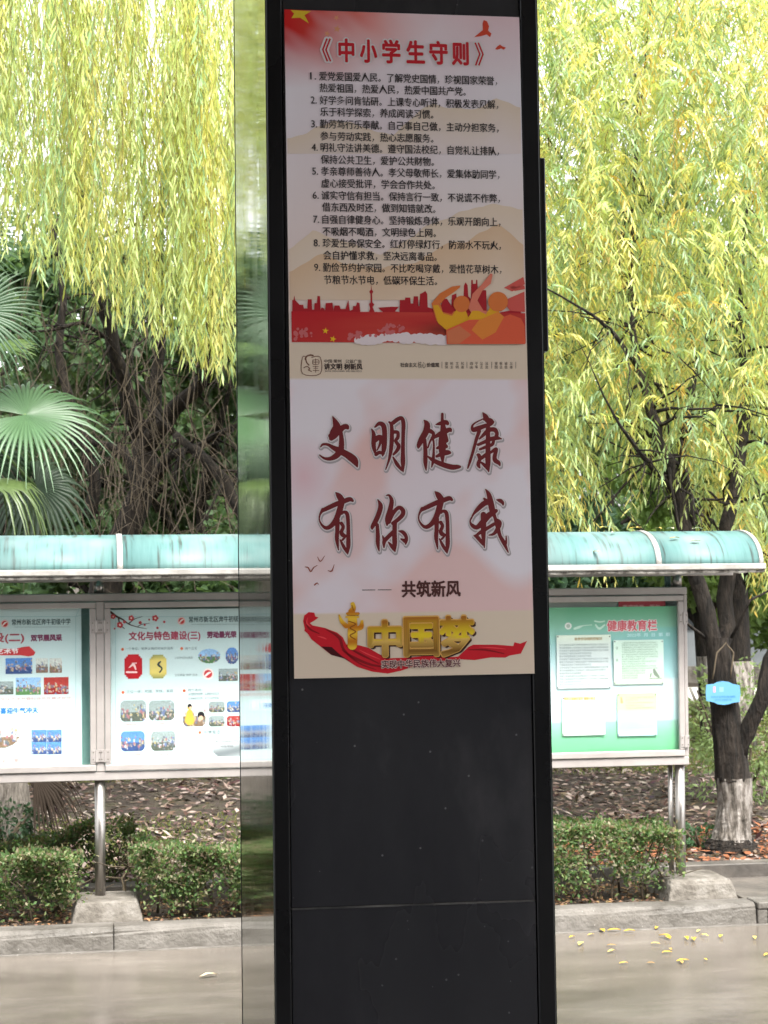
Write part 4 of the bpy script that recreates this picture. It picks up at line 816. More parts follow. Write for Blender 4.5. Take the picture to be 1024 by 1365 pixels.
gb.text('date_lettering', '2022年  月  日  第  期', 836, 846.5, 893, 5, lin((205, 236, 240)), 2, bold=.2, nb=2)
def paper(x0, y0, x1, y1, label, fn, tilt=0.):
    sh = sheet_thing('notice_sheet', x0, y0, x1, y1, YP-.012, label, 'notice', fn, nx=8, ny=12, group='notices pinned on the green board'); 
    for px, py in ((x0+1.5, y0+1.8), (x1-1.8, y0+1.5), (x0+1.5, y1-1.8), (x1-1.5, y1-1.8)): sh.ell('pin', px, py, .9, .9, lin((96, 100, 104)), 6, n=8)
    return sh
LN = lin((140, 152, 156))
def lines(sh, x0, x1, y0, y1, n, col=LN, seed=0, h=2.6):
    r = random.Random(seed); base = '根据上级通知要求学校健康教育工作安排如下请各班认真学习预防疾病养成良好卫生习惯勤洗手多通风戴口罩'
    for k in range(n):
        y = y0+(y1-y0)*k/(n-1); e = x1-(x1-x0)*(r.choice([0, 0, .05, .35, .55])); cnt = max(3, int((e-x0)/2.6)); s0 = r.randrange(20)
        sh.text('text_lettering', (base*2)[s0:s0+cnt], x0, y, e, h, col, 2, res=1)
n1 = paper(742, 847, 814.3, 918, 'large white notice sheet, upper left on the green board', fixed([lin((236, 242, 226)), lin((218, 224, 222)), lin((222, 226, 227)), lin((222, 226, 227)), lin((222, 226, 227))]))
n1.text('title_lettering', '秋季传染病防控知识', 766, 851.8, 802.5, 4, lin((186, 160, 120)), 2, bold=.2, nb=2); lines(n1, 746, 811, 860, 913, 15, seed=1)
n2 = paper(818, 853.5, 884.4, 912.5, 'pale green notice sheet with small cartoon, upper right on the green board', fixed([lin((222, 240, 228)), lin((226, 242, 228)), lin((204, 216, 192))]))
lines(n2, 829, 877, 857, 904, 16, seed=2, col=lin((160, 184, 166)), h=2.4); n2.text('side_lettering', '健', 821, 864, 824, 4, lin((150, 178, 160)), 2); n2.text('side_lettering', '康', 821, 880, 824, 4, lin((150, 178, 160)), 2)
n2.brush('cartoon_print', [[(872, 893, 3), (874, 898, 5), (878, 902, 3)], [(868, 898, 1.6), (867, 902, 1.6)], [(866, 904.5, 1), (882, 904, 1)]], lin((140, 150, 134)), 2.6, cell=.4)
n3 = paper(749.5, 929, 806.3, 980.8, 'plain white notice sheet with orange heading, lower left on the green board', fixed([lin((222, 220, 210)), lin((224, 226, 226))]))
n3.text('title_lettering', '世界艾滋病日宣传 健康小贴士', 752, 931.6, 794, 4, lin((222, 170, 110)), 2, bold=.3, nb=3); n3.text('title_lettering', '共担健康责任', 763, 956.5, 791, 2.8, lin((220, 210, 150)), 2)
n4 = paper(823, 924.5, 875.4, 981.4, 'half green half blue printed notice sheet, lower right on the green board', fixed([lin((190, 208, 160)), lin((196, 212, 170)), lin((184, 222, 160)), lin((186, 204, 218)), lin((172, 194, 216)), lin((184, 208, 220))]))
lines(n4, 834, 872, 930, 944, 5, seed=3, col=lin((170, 196, 150))); lines(n4, 826, 872, 957, 974, 6, seed=4, col=lin((170, 196, 214)))
n4.brush('cartoon_print', [[(828, 930, 2.4), (829, 936, 3.6)]], lin((196, 160, 120)), 2.4, cell=.4)
rp = sheet_thing('red_sheet', 824.5, 799.5, 887, 826, YP+.02, 'strip of red printed paper showing above the green health poster', 'paper', fixed([lin((190, 66, 78)), lin((204, 84, 92))]), nx=4, ny=4)
rp.text('lettering', '喜迎建党一百年', 830, 810, 880, 7, lin((232, 170, 170)), 2, bold=.3, nb=3)
gp2 = sheet_thing('grey_sheet', 590, 799.5, 822.5, 826, YP+.02, 'strip of grey paper showing above the green health poster', 'paper', fixed([lin((150, 158, 152)), lin((176, 182, 176))]), nx=4, ny=4)

# ------------------------------------------------------------------ unseen building behind the camera, with a roof added to shade the pillar
M_WALL = noise_mat('grey_render_wall', [(.3, (.27, .26, .25)), (.7, (.38, .37, .355))], 3, rough=.85, bump=.2)
sb = empty('school_building', (0, -6.5, 0), 'unseen grey school building with dark windows and a roof added to shade the pillar', 'building')
MB().box((-14, -9, 0), (14, -6.5, 11)).build('wall', M_WALL, sb)
M_WIN = noise_mat('dark_window', [(.3, (.01, .012, .014)), (.7, (.02, .024, .028))], 2, rough=.1)
for r_ in range(3):
    for k in range(7):
        x = -12.3+k*4.1
        if r_ == 0 and k == 3: continue
        MB().box((x-.9, -6.499, 1.0+r_*3.4), (x+.9, -6.44, 2.9+r_*3.4)).build('window', M_FRAME, sb, bevel=.01)
        MB().box((x-.82, -6.439, 1.08+r_*3.4), (x+.82, -6.43, 2.82+r_*3.4)).build('window_pane', M_WIN, sb)
MB().box((-1.4, -6.499, 0), (1.4, -6.44, 2.7)).build('door', M_WIN, sb)
MB().box((-3.0, -6.497, 5.24), (4.0, 5.12, 5.55)).build('shade_roof', M_WALL, sb, bevel=.01)  # added slab out of view, sized to cut the light on the poster

# ------------------------------------------------------------------ vegetation
def ribbons(name, paths, wdt, col, mat, parent, **tg):
    V, F, cc = [], [], []
    for p in paths:
        p = np.asarray(p, float); n = len(p); a = rng.uniform(0, 3.14); sd_ = np.array([math.cos(a), math.sin(a)*.4, 0]); b = len(V)
        w_ = wdt*np.linspace(1, .35, n)
        for q in range(n): V.append(p[q]-sd_*w_[q]/2); V.append(p[q]+sd_*w_[q]/2); cc += [col, col]
        for q in range(n-1): F.append((b+2*q, b+2*q+1, b+2*q+3, b+2*q+2))
    return raw_mesh(name, np.array(V), np.array(F), mat, parent, np.array(cc), **tg)
def limb(root, pts, name='branch', mat=None, n=9, wob=.04):
    """pts: (px, py, Y, radius)"""
    P = [on_y(a, b, Y) for a, b, Y, r in pts]; R_ = [r*(.72 if name == 'branch' else 1) for *_, r in pts]; Q, RR = [], []
    for i in range(len(P)-1):
        for t in (0, .34, .67):
            q = P[i].lerp(P[i+1], t); 
            if t: q += Vector([random.gauss(0, R_[i]*.22) for _ in range(3)])
            Q.append(q); RR.append(R_[i]+(R_[i+1]-R_[i])*t)
    Q.append(P[-1]); RR.append(R_[-1])
    m = MB().tube(Q, RR, n=n, wob=wob)
    if name == 'branch':
        for i in range(1, len(Q)):
            for _ in range(2 if Q[i].z > 2.5 else 0):
                L = random.uniform(.25, 1.0); d = Vector((random.gauss(0, 1), random.gauss(0, .7), random.gauss(.1, .7))).normalized(); a = Vector(Q[i]); tp = [a]
                for q in range(5): d = (d+Vector((random.gauss(0, .3), random.gauss(0, .3), random.gauss(-.22, .25)))).normalized(); a = a+d*L/5; tp.append(a)
                r0 = min(.014, RR[i]*.5); m.tube(tp, [r0, r0*.8, r0*.62, r0*.45, r0*.3, r0*.15], n=4)
        tp = [Q[-1]]; d = (Q[-1]-Q[-2]).normalized()
        for q in range(4): d = (d+Vector((random.gauss(0, .2), random.gauss(0, .2), .1))).normalized(); tp.append(tp[-1]+d*.25)
        m.tube(tp, [RR[-1], RR[-1]*.7, RR[-1]*.45, RR[-1]*.25, .002], n=6)
    return m.build(name, mat or M_BARK, root, smooth=True)
def strands(starts, lengths, leafL, leafW, cols, step=.04, sway=.12, spread=.5, p=None, jit=.2):
    P, D, LL, CC, paths = [], [], [], [], []
    pal = np.array(cols)
    for s0, L in zip(starts, lengths):
        a = rng.uniform(0, 6.28); sx, sy = math.cos(a)*sway*L, math.sin(a)*sway*L; n = max(4, int(L/step)); t = np.linspace(0, 1, n); ph = rng.uniform(0, 6)
        pos = np.stack([s0[0]+sx*np.sqrt(t)+.03*np.sin(t*7+ph), s0[1]+sy*np.sqrt(t)+.03*np.cos(t*6+ph), s0[2]-L*t+.12*L*np.sin(t*3.14)*.3], 1)
        paths.append(pos[::max(1, n//7)])
        k = rng.random(n) > .1; q = pos[k]; m = len(q); ang = rng.uniform(0, 6.28, m)
        P.append(q); D.append(np.stack([np.cos(ang)*spread, np.sin(ang)*spread, -np.ones(m)*rng.uniform(.5, 1.2, m)], 1))
        LL.append(leafL*rng.uniform(.6, 1.15, m)); c0 = pal[rng.choice(len(pal), p=p)]*(1+rng.uniform(-jit, jit)); CC.append(np.clip(c0*(1+rng.uniform(-.18, .18, (m, 1))), 0, 1))
    return np.concatenate(P), np.concatenate(D), np.concatenate(LL), np.concatenate(CC), paths
YG, YY, GG, OG = (.42, .50, .20), (.60, .58, .21), (.27, .40, .21), (.60, .44, .12)

# left weeping willow ------------------------------------------------
b0 = on_y(120, 1010, 18.2)
wl = empty('willow_tree', (b0.x, 18.2, ZB), 'weeping willow with leaning dark trunk and long yellow green curtains, behind the left noticeboard', 'tree')
MB().tube([(b0.x-.1, 18.2, ZB-.1), (b0.x, 18.2, .9), *(tuple(on_y(a, b, 18)) for a, b in ((145, 760), (172, 700), (195, 640), (190, 585)))], [.24, .19, .15, .13, .125, .115], n=12, wob=.06).build('trunk', M_BARK, wl, smooth=True)
for pts in ([(190, 590, 18, .13), (168, 520, 17.8, .10), (150, 455, 17.6, .085), (135, 400, 17.5, .075), (112, 300, 17.3, .06), (100, 180, 17, .05), (80, 40, 17, .04)],
            [(195, 600, 18, .13), (232, 545, 17.7, .11), (270, 505, 17.5, .09), (292, 455, 17.3, .08), (322, 400, 17.2, .06), (345, 340, 17, .05)],
            [(198, 590, 18, .10), (207, 530, 18, .09), (213, 470, 18, .075), (216, 400, 18, .06), (214, 300, 18, .05), (222, 150, 18, .04)],
            [(275, 470, 17.4, .07), (280, 430, 17.3, .07), (283, 380, 17.2, .06), (276, 280, 17, .05), (285, 200, 17, .045), (262, 60, 17, .03)],
            [(200, 640, 18, .08), (222, 612, 17.7, .06), (250, 600, 17.3, .05), (300, 575, 17, .04), (330, 560, 17, .03)],
            [(190, 660, 18, .08), (165, 600, 18.4, .06), (120, 590, 18.6, .05), (60, 560, 19, .04)],
            [(118, 690, 19, .10), (128, 640, 19, .09), (100, 560, 19, .07), (78, 470, 19, .06), (85, 400, 19, .05), (70, 300, 19, .04)],
            [(330, 700, 16.5, .09), (300, 640, 16.6, .08), (262, 600, 16.8, .06), (235, 580, 17, .05)],
            [(283, 390, 17.2, .03), (240, 372, 17, .025), (205, 362, 17, .02)], [(150, 455, 17.6, .03), (110, 430, 17.4, .025), (70, 440, 17.2, .02)],
            [(60, 345, 16, .02), (180, 300, 16, .016), (300, 190, 16, .012)], [(230, 190, 16, .02), (290, 205, 16, .016)]):
    limb(wl, pts)
def env(px, tab): return np.interp(px, [a for a, _ in tab], [b for _, b in tab])
bot = [(-150, 340), (0, 330), (40, 350), (80, 395), (130, 385), (165, 430), (205, 440), (240, 470), (280, 500), (318, 500), (420, 470)]
st, ln = [], []
for k in range(1350):
    if k % 9 == 0: cY, cpx, cdz = rng.uniform(13, 17.6), rng.uniform(-170, 420), rng.choice([0, 50, 100, 160, 240, 340])
    Y = cY+rng.normal(0, .10); px = cpx+rng.normal(0, 9)
    if 0 < px < 80 and rng.random() < .6: continue
    yb_ = env(px, bot)-cdz-abs(rng.normal(0, 45)); L = rng.uniform(.9, 2.7)
    z = on_y(px, yb_, Y); st.append((z.x, Y, z.z+L)); ln.append(L)
for k in range(200):     # foremost long curtains
    Y = rng.uniform(12.6, 13.6); px = rng.choice([rng.normal(232, 10), rng.normal(300, 14), rng.normal(185, 14), rng.normal(262, 10), rng.normal(90, 16), rng.normal(20, 16), rng.normal(125, 10)]); yb_ = env(px, bot)-abs(rng.normal(0, 30)); L = rng.uniform(1.2, 2.8)
    z = on_y(px, yb_, Y); st.append((z.x, Y, z.z+L)); ln.append(L)
P, D, LL, CC, paths = strands(st, ln, .105, .013, [YG, YY, GG, (.34, .38, .10)], step=.031, sway=.07, spread=.33, p=[.42, .28, .15, .15])
leaves('crown', P, D, LL, .0115, CC, M_WILLOW, wl, long=True, droop=.1); ribbons('hanging_shoots', paths, .006, (.2, .17, .06), M_LEAF, wl)
paths = []
for k in range(230):     # bare hanging twigs low in the crown
    px, py, Y = rng.uniform(-60, 420), rng.uniform(330, 600), rng.uniform(15, 18.5); a = on_y(px, py, Y); L = rng.uniform(.6, 2.2); t = np.linspace(0, 1, 8)[:, None]; d = rng.normal(0, .28, 2)
    paths.append(np.array(a)+t*np.array([d[0], d[1], -L])+np.sin(t*rng.uniform(2, 9)+rng.uniform(0, 6))*np.array([rng.uniform(.05, .24), .05, 0])+t*t*np.array([rng.normal(0, .2), 0, .2]))
for k in range(170):
    px, py, Y = rng.uniform(110, 360), rng.uniform(560, 740), rng.uniform(15, 18.5); a = on_y(px, py, Y); L = rng.uniform(.4, 1.3); t = np.linspace(0, 1, 9)[:, None]; g_ = rng.uniform(0, 6.28)
    paths.append(np.array(a)+t*L*np.array([math.cos(g_), .3*math.sin(g_), .5*math.sin(g_)])+np.sin(t*rng.uniform(2, 6))*np.array([rng.normal(0, .10), 0, rng.normal(0, .25)]))
ribbons('bare_twigs', paths, .010, (.10, .08, .06), M_DRY, wl)

# right willow -------------------------------------------------------
b1 = on_z(975, 1136, ZB); Yr = b1.y
wr = empty('willow_tree', (b1.x, b1.y, ZB), 'forked willow with white limed trunk foot and feathery yellow leaves, behind the right noticeboard', 'tree')
def at(px, py, Y): return tuple(on_y(px, py, Y))
V_, F_ = rough_tube([(b1.x-.01, Yr, ZB+.05), at(977, 1105, Yr), at(980, 1075, Yr), at(978, 1036, Yr)], [.15, .122, .115, .122], seed=5, amp=.09); raw_mesh('limed_trunk', V_, F_, M_LIME, wr)
V_, F_ = rough_tube([(b1.x-.02, Yr, ZB-.1), (b1.x-.015, Yr, ZB+.02), (b1.x-.01, Yr, ZB+.10)], [.26, .19, .14], seed=6, amp=.16); raw_mesh('trunk_collar', V_, F_, M_BARK, wr)
V_, F_ = rough_tube([at(977, 1040, Yr), at(974, 1000, Yr), at(968, 960, Yr), at(962, 900, Yr), at(956, 850, Yr)], [.120, .115, .10, .092, .075], seed=7, amp=.09); raw_mesh('trunk', V_, F_, M_BARK, wr)
for pts in ([(962, 905, Yr, .09), (950, 850, Yr, .085), (938, 800, Yr, .08), (926, 760, Yr, .078), (915, 710, Yr, .075), (900, 650, Yr, .07), (882, 600, Yr-.1, .06), (868, 550, Yr-.1, .05), (850, 490, Yr+.1, .04), (840, 410, Yr+.5, .03), (842, 330, Yr+.8, .022), (850, 180, Yr+.9, .015), (862, 60, Yr+1, .01)],
            [(962, 880, Yr+.05, .085), (968, 820, Yr+.1, .08), (972, 760, Yr+.1, .08), (968, 700, Yr+.2, .07), (985, 620, Yr+.3, .065), (1000, 540, Yr+.5, .05), (985, 440, Yr+.8, .032), (990, 330, Yr+1, .02), (1000, 250, Yr+1, .01)],
            [(985, 1010, Yr-.03, .085), (1000, 965, Yr-.1, .08), (1022, 905, Yr-.15, .075), (1050, 830, Yr-.2, .07), (1090, 700, Yr-.2, .05)],
            [(925, 700, Yr, .05), (912, 640, Yr+.1, .045), (908, 590, Yr+.1, .04), (930, 480, Yr+.6, .022), (960, 400, Yr+.9, .012)],
            [(905, 660, Yr, .03), (870, 625, Yr-.2, .025), (850, 600, Yr-.3, .02)], [(930, 780, Yr, .02), (905, 740, Yr-.1, .015), (890, 735, Yr-.1, .01)],
            [(940, 850, Yr, .018), (915, 830, Yr-.2, .014), (900, 790, Yr-.2, .01)], [(975, 850, Yr-.05, .018), (1000, 800, Yr-.2, .014), (1020, 790, Yr-.2, .01)],
            [(972, 760, Yr, .015), (1000, 720, Yr-.2, .012), (1015, 735, Yr-.2, .008)], [(850, 490, Yr-.2, .025), (815, 440, Yr-.3, .02), (790, 420, Yr-.4, .014)],
            [(722, 170, 13.4, .012), (745, 205, 13.4, .010), (770, 240, 13.4, .006)], [(840, 330, 13, .02), (845, 260, 13, .015), (850, 130, 13, .012)]):
    limb(wr, pts)
limb(wr, [(950, 905, Yr-.13, .006), (956, 870, Yr-.14, .006), (968, 857, Yr-.13, .006), (978, 870, Yr-.13, .006), (974, 905, Yr-.13, .006)], 'hanging_wire', M_TWIG, n=5, wob=0)
def sprays(n, xr, bt, Yr_, cols, p, Lr=(.35, 1.0), top=-120, leafL=.088, dens=.025):
    P, D, LL, CC, paths = [], [], [], [], []
    pal = np.array(cols)
    for k in range(n):
        Y = rng.uniform(*Yr_); px = rng.uniform(*xr); py = rng.uniform(top, env(px, bt)); a = np.array(on_y(px, py, Y)); L = rng.uniform(*Lr)
        if ((px-888)/40)**2+((py-245)/34)**2 < 1 or ((px-800)/26)**2+((py-590)/70)**2 < 1 or (((px-760)/18)**2+((py-205)/22)**2 < 1): continue
        g_ = rng.uniform(0, 6.28)
        m = int(L/dens); t = np.linspace(0, 1, m); h = rng.uniform(.2, .75)*L; dr_ = L*rng.uniform(.4, 1.0)
        pos = a+np.stack([math.cos(g_)*h*t**.8, math.sin(g_)*h*t**.8, .10*L*np.sin(t*3.14)-dr_*t**1.7], 1); tang = nrm(np.gradient(pos, axis=0))
        sd_ = nrm(np.cross(tang, [0, 0, 1.])+1e-3)*np.where(np.arange(m) % 2 == 0, 1, -1)[:, None]
        d = tang*.75+sd_*.75+np.stack([rng.normal(0, .15, m), rng.normal(0, .15, m), rng.uniform(-.9, -.1, m)], 1)
        P.append(pos); D.append(d); LL.append(leafL*rng.uniform(.6, 1.15, m)); c0 = pal[rng.choice(len(pal), p=p)]*(1+rng.uniform(-.2, .2)); CC.append(np.clip(c0*(1+rng.uniform(-.2, .2, (m, 1))), 0, 1)); paths.append(pos[::max(1, m//5)])
    return np.concatenate(P), np.concatenate(D), np.concatenate(LL), np.concatenate(CC), paths
bt = [(560, 690), (700, 690), (745, 700), (770, 600), (800, 545), (850, 575), (880, 545), (905, 575), (930, 640), (965, 690), (1020, 715), (1200, 700)]
P, D, LL, CC, paths = sprays(4300, (640, 1130), bt, (12.0, 16.5), [YG, YY, GG, OG, (.22, .30, .12)], [.32, .22, .22, .06, .18])
k = ~((rng.random(len(P)) < .0)); leaves('crown', P, D, LL, .0125, CC, M_WILLOW, wr, long=True, droop=.14); ribbons('crown_twigs', paths, .006, (.2, .16, .07), M_LEAF, wr)

# trees further back -------------------------------------------------
def broad_tree(label, x, y, h, cr, z0, n, col, seed, lsize=.13, trunk_r=.13, lime=False):
    r = np.random.default_rng(seed); root = empty('background_tree', (x, y, ZB), label, 'tree', 'trees on the lawn behind the noticeboards')
    zt = h*.62; p = [(x, y, ZB-.1)]; 
    for q in range(1, 6): p.append((x+r.normal(0, .1)*q*.3, y+r.normal(0, .1)*q*.3, ZB+zt*q/5))
    MB().tube(p, [trunk_r*(1-.11*q) for q in range(6)], n=9, wob=.05).build('trunk', M_BARK, root, smooth=True)
    if lime: MB().tube([(x, y, ZB-.05), p[1][:2]+(1.05,)], [trunk_r*1.12, trunk_r*1.03], n=10, wob=.03).build('limed_trunk', M_LIME, root, smooth=True)
    for _ in range(5):
        a = r.uniform(0, 6.28); q = p[r.integers(2, 5)]; e = (q[0]+math.cos(a)*cr*.7, q[1]+math.sin(a)*cr*.7, q[2]+r.uniform(.3, h*.3))
        MB().tube([q, tuple((q[i]+e[i])/2+(.15 if i == 2 else 0) for i in range(3)), e], [.055, .04, .015], n=6).build('branch', M_BARK, root, smooth=True)
    nc = 46; th = r.uniform(0, 6.28, nc); rr = cr*np.sqrt(r.uniform(0.03, 1, nc)); zc_ = z0+(h-z0)*r.uniform(0, 1, nc); k = np.sqrt(np.clip(1-((zc_-(z0+h)/2)/((h-z0)/2))**2, .12, 1)); ctr = np.stack([x+np.cos(th)*rr*k, y+np.sin(th)*rr*k, zc_], 1)
    sz = r.uniform(.35, .85, nc)*cr*.34; n = int(n*1.5); lsize = lsize*1.25; idx = r.integers(0, nc, n); d = nrm(r.normal(size=(n, 3)))*(r.uniform(.3, 1, n)**.5)[:, None]*np.array([1, 1, .75]); P = ctr[idx]+d*sz[idx][:, None]
    c = np.array(col)*(1+r.uniform(-.3, .3, (nc, 1)))[idx]*(1+r.uniform(-.25, .25, (n, 1)))
    leaves('crown', P, nrm(r.normal(size=(n, 3))+d*.8), lsize*r.uniform(.6, 1.2, n), lsize*.5, np.clip(c, .005, 1), M_LEAF, root)
DG, MG, PG, LG = (.08, .14, .065), (.105, .175, .07), (.13, .22, .09), (.17, .26, .08)
BT = [(-8.5, 22, 7.5, 2.6, .4, DG, 'dark green tree standing furthest left, mirrored in the steel pillar side'), (-5.2, 25, 8, 2.8, .4, MG, 'mid green tree second from the left behind the boards'), (-2.2, 23.5, 6.4, 2.3, .5, DG, 'dark rounded tree behind the palm at the left edge'),
 (.4, 26, 6.6, 2.4, .5, MG, 'mid green tree seen through the willow limbs above the left canopy'), (2.2, 23, 5.6, 1.9, .4, DG, 'low dark tree just left of the pillar behind the willow twigs'), (4.5, 27, 6.5, 2.4, .5, MG, 'green tree hidden mostly behind the black pillar'),
 (6.2, 24, 5.2, 1.8, .9, (.06, .12, .065), 'bluish green tree just right of the pillar above the canopy'), (8.0, 27.5, 6.6, 2.3, 1.6, MG, 'green tree behind the forked willow limbs on the right'), (10.6, 30, 7.6, 2.8, 2.2, PG, 'pale green tree above the grey wall at the right edge'),
 (13.5, 28, 7.5, 2.8, 1.8, MG, 'green tree at the far right beyond the grey wall'), (-.9, 20.5, 5.4, 1.6, .4, DG, 'low dark tree just behind the palm and the leaning willow'), (.3, 22.2, 5.8, 1.7, .4, (.09, .14, .06), 'grey green tree filling the gap between the willow limbs'), (1.4, 20.6, 5.2, 1.6, .4, (.08, .14, .06), 'dusky green tree behind the tangle of bare willow twigs'), (-.9, 31, 8.5, 2.8, .4, PG, 'pale tall tree far behind the left palm'), (3.0, 33, 8.8, 3.0, .4, PG, 'pale tall tree far behind the pillar'), (7.2, 36, 9.6, 3.4, 1.5, PG, 'tall pale tree furthest back on the right'), (11.5, 38, 10, 3.6, 2, PG, 'tall pale tree far back behind the grey wall')]
for q, (x, y, h, cr, z0, col, lab) in enumerate(BT): broad_tree(lab, x, y, h, cr, z0, 9000, col, 100+q, lime=(x > 5))
p_ = on_z(986, 1000, ZB); broad_tree('brown trunked tree with white limed foot just behind the forked willow', p_.x, p_.y, 6.5, 1.7, 2.9, 5000, MG, 150, trunk_r=.17, lime=True)
p_ = on_z(948, 986, ZB); broad_tree('slim tree with white limed foot below the blue tag', p_.x, p_.y, 5.2, 1.3, 1.55, 5200, LG, 151, lsize=.11, trunk_r=.11, lime=True)
p_ = on_z(1040, 960, ZB); broad_tree('bright green small tree at the right edge beside the limed trunk', p_.x, p_.y, 4.2, 1.5, 1.2, 7000, LG, 152, lsize=.11, trunk_r=.08)
# low shrubs that close the view at ground level
def shrub(label, x, y, w_, h, n, col, seed, lsize=.07, group=None, name='shrub', z=None):
    r = np.random.default_rng(seed); z = ZB if z is None else z; root = empty(name, (x, y, z), label, 'shrub', group)
    for _ in range(7):
        a = r.uniform(0, 6.28); MB().tube([(x, y, z-.03), (x+math.cos(a)*w_*.25, y+math.sin(a)*w_*.2, z+h*.45), (x+math.cos(a)*w_*.42, y+math.sin(a)*w_*.35, z+h*.85)], [.014, .010, .004], n=5).build('stem', M_TWIG, root, smooth=True)
    d = nrm(r.normal(size=(n, 3)))*(r.uniform(.35, 1, n)**.4)[:, None]; P = np.array([x, y, z+h*.5])+d*np.array([w_*.5, w_*.42, h*.5])*(1+.25*np.sin(d[:, :1]*9+d[:, 2:3]*7))
    P[:, 2] = np.maximum(P[:, 2], z+.01); c = np.array(col)*(1+r.uniform(-.35, .35, (n, 1)))
    leaves('foliage', P, nrm(d+r.normal(0, .6, (n, 3))), lsize*r.uniform(.6, 1.2, n), lsize*.45, np.clip(c, .005, 1), M_LEAF, root)
G_SH = 'shrubs along the back of the lawn'
for q, (x, y, w_, h, c, lab) in enumerate([(-6, 21, 3.2, 1.6, DG, 'dark shrub mass at the far left behind the boards'), (-3, 21.5, 3, 1.5, DG, 'dark shrub behind the palm trunk'), (-.8, 22, 2.8, 1.5, MG, 'green shrub behind the left noticeboard frame'), (1.2, 21.5, 2.8, 1.6, DG, 'dark shrub under the leaning willow limbs'), (3.2, 22.5, 3, 1.5, MG, 'green shrub behind the pillar'), (5.2, 31, 3, 2.0, MG, 'green shrub behind the green health board'), (13.5, 24, 3, 1.6, LG, 'bright shrub far right of the forked willow')]):
    shrub(lab, x, y, w_, h, 5200, c, 200+q, lsize=.11, group=G_SH)
p_ = on_z(1050, 1085, ZB); shrub('pale feathery shrub at the right edge behind the forked trunk', p_.x, p_.y+1, 1.1, 1.1, 2400, (.22, .30, .13), 231, lsize=.06)
p_ = on_z(934, 1132, ZB); shrub('tiny leafy weed beside the willow foot', p_.x, p_.y, .34, .17, 240, (.06, .13, .06), 232, lsize=.05, name='weed')
p_ = on_z(8, 1112, ZB); shrub('dark green clump at the foot of the palm trunk', p_.x, p_.y-.5, .55, .3, 900, (.03, .06, .03), 233, lsize=.05)
bl = empty('garden_building', (10, 30, ZB), 'low blue grey building with a dark window band behind trees at the right', 'building')
MB().box((8.6, 30, ZB-.1), (19, 33, 2.6)).build('wall', noise_mat('blue_grey_wall', [(.3, (.14, .155, .165)), (.7, (.2, .215, .225))], 2, rough=.8), bl)
MB().box((9.4, 29.97, 1.0), (18, 29.999, 2.0)).build('window', M_WIN, bl); MB().box((8.5, 29.9, ZB-.1), (19, 29.999, ZB+.3)).build('plinth', M_BLOCK, bl)
MB().box((6.4, 26.2, ZB-.1), (24, 28.6, ZB+.045)).build('path', noise_mat('pale_path', [(.3, (.34, .33, .31)), (.7, (.45, .44, .41))], 3, rough=.8), None, origin=(8, 26.2, ZB), kind='structure')

# ------------------------------------------------------------------ palm at the left edge
pb = on_z(14, 1118, ZB); Ypl = pb.y
palm = empty('fan_palm', (pb.x-.03, Ypl, ZB), 'fan palm with fibrous grey trunk and broad pleated leaves at the left edge', 'palm')
tr = [(pb.x-.03, Ypl, ZB-.05)]+[(pb.x-.03-.05*k, Ypl-.05*k, ZB+.05+k*.42) for k in range(8)]
V_, F_ = rough_tube(tr, [.24, .215, .19, .18, .175, .17, .165, .16, .12], seed=8, amp=.10); raw_mesh('trunk', V_, F_, M_PTRUNK, palm)
top = Vector(tr[-1])
def fan(c, N, A, L, n, span, col, droop, width=.036, joined=.42, name='frond', mat=None, petiole=True, seed=0):
    r = np.random.default_rng(seed); c = Vector(c); N = Vector(N).normalized(); A = (Vector(A)-N*Vector(A).dot(N)).normalized(); B = N.cross(A)
    fr = bpy.data.objects.new(name, None); C.objects.link(fr); fr.parent = palm
    if petiole:
        m_ = top.lerp(c, .5)+Vector((0, 0, .12)); MB().tube([tuple(top), tuple(m_), tuple(c)], [.017, .012, .009], n=6).build('petiole', flat((.10, .16, .05), .4), fr, smooth=True, origin=palm.location)
    for k in range(n):
        a = -span/2+span*k/(n-1)+r.normal(0, .012); d = A*math.cos(a)+B*math.sin(a); LL = L*(.80+.2*math.cos(a*.5))*r.uniform(.93, 1.05); s_ = N.cross(d); da = span/(n-1)
        V, F, cc = [], [], []; m = 7; dk = droop*r.uniform(.7, 1.3)
        for j in range(m):
            t = j/(m-1); rad = LL*t; hw = min(rad*math.tan(da/2)*1.02+.002, width*.5)*(1 if t < .5 else max(.04, (1-t)/.5)**.8)
            sag = Vector((0, 0, -1))*dk*LL*max(0, t-.35)**2*1.6; pc_ = c+d*rad*(1-.25*dk*max(0, t-.5))+sag+N*(.05*L*math.sin(t*2.2))
            V += [pc_-s_*hw-N*hw*.55, pc_+N*hw*.25, pc_+s_*hw-N*hw*.55]
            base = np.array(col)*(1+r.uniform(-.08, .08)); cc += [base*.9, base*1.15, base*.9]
            if j: b = 3*j-3; F += [(b, b+1, b+4, b+3), (b+1, b+2, b+5, b+4)]
        raw_mesh('leaflet', np.array([tuple(v) for v in V]), np.array(F), mat or M_PALM, fr, np.clip(np.array(cc), 0, 1), origin=palm.location)
PGc, PDc = (.038, .08, .036), (.024, .05, .024)
Yf = Ypl-1.0
fan(on_y(34, 553, Yf), (.05, -1, 1.15), (.9, 0, .15), .64, 50, 5.6, (.05, .105, .045), .42, width=.030, seed=1)
fan(on_y(-32, 415, Yf-.2), (.1, -1, .25), (1, 0, .1), .52, 34, 3.4, PGc, .25, width=.022, seed=2)
fan(on_y(-45, 318, Yf), (.1, -1, .2), (1, 0, -.4), .42, 26, 3.0, (.045, .09, .04), .2, width=.02, seed=3)
fan(on_y(-25, 468, Yf+.2), (-.2, -.5, 1), (1, -.1, .12), .42, 12, .9, (.09, .15, .04), .2, width=.06, seed=4)
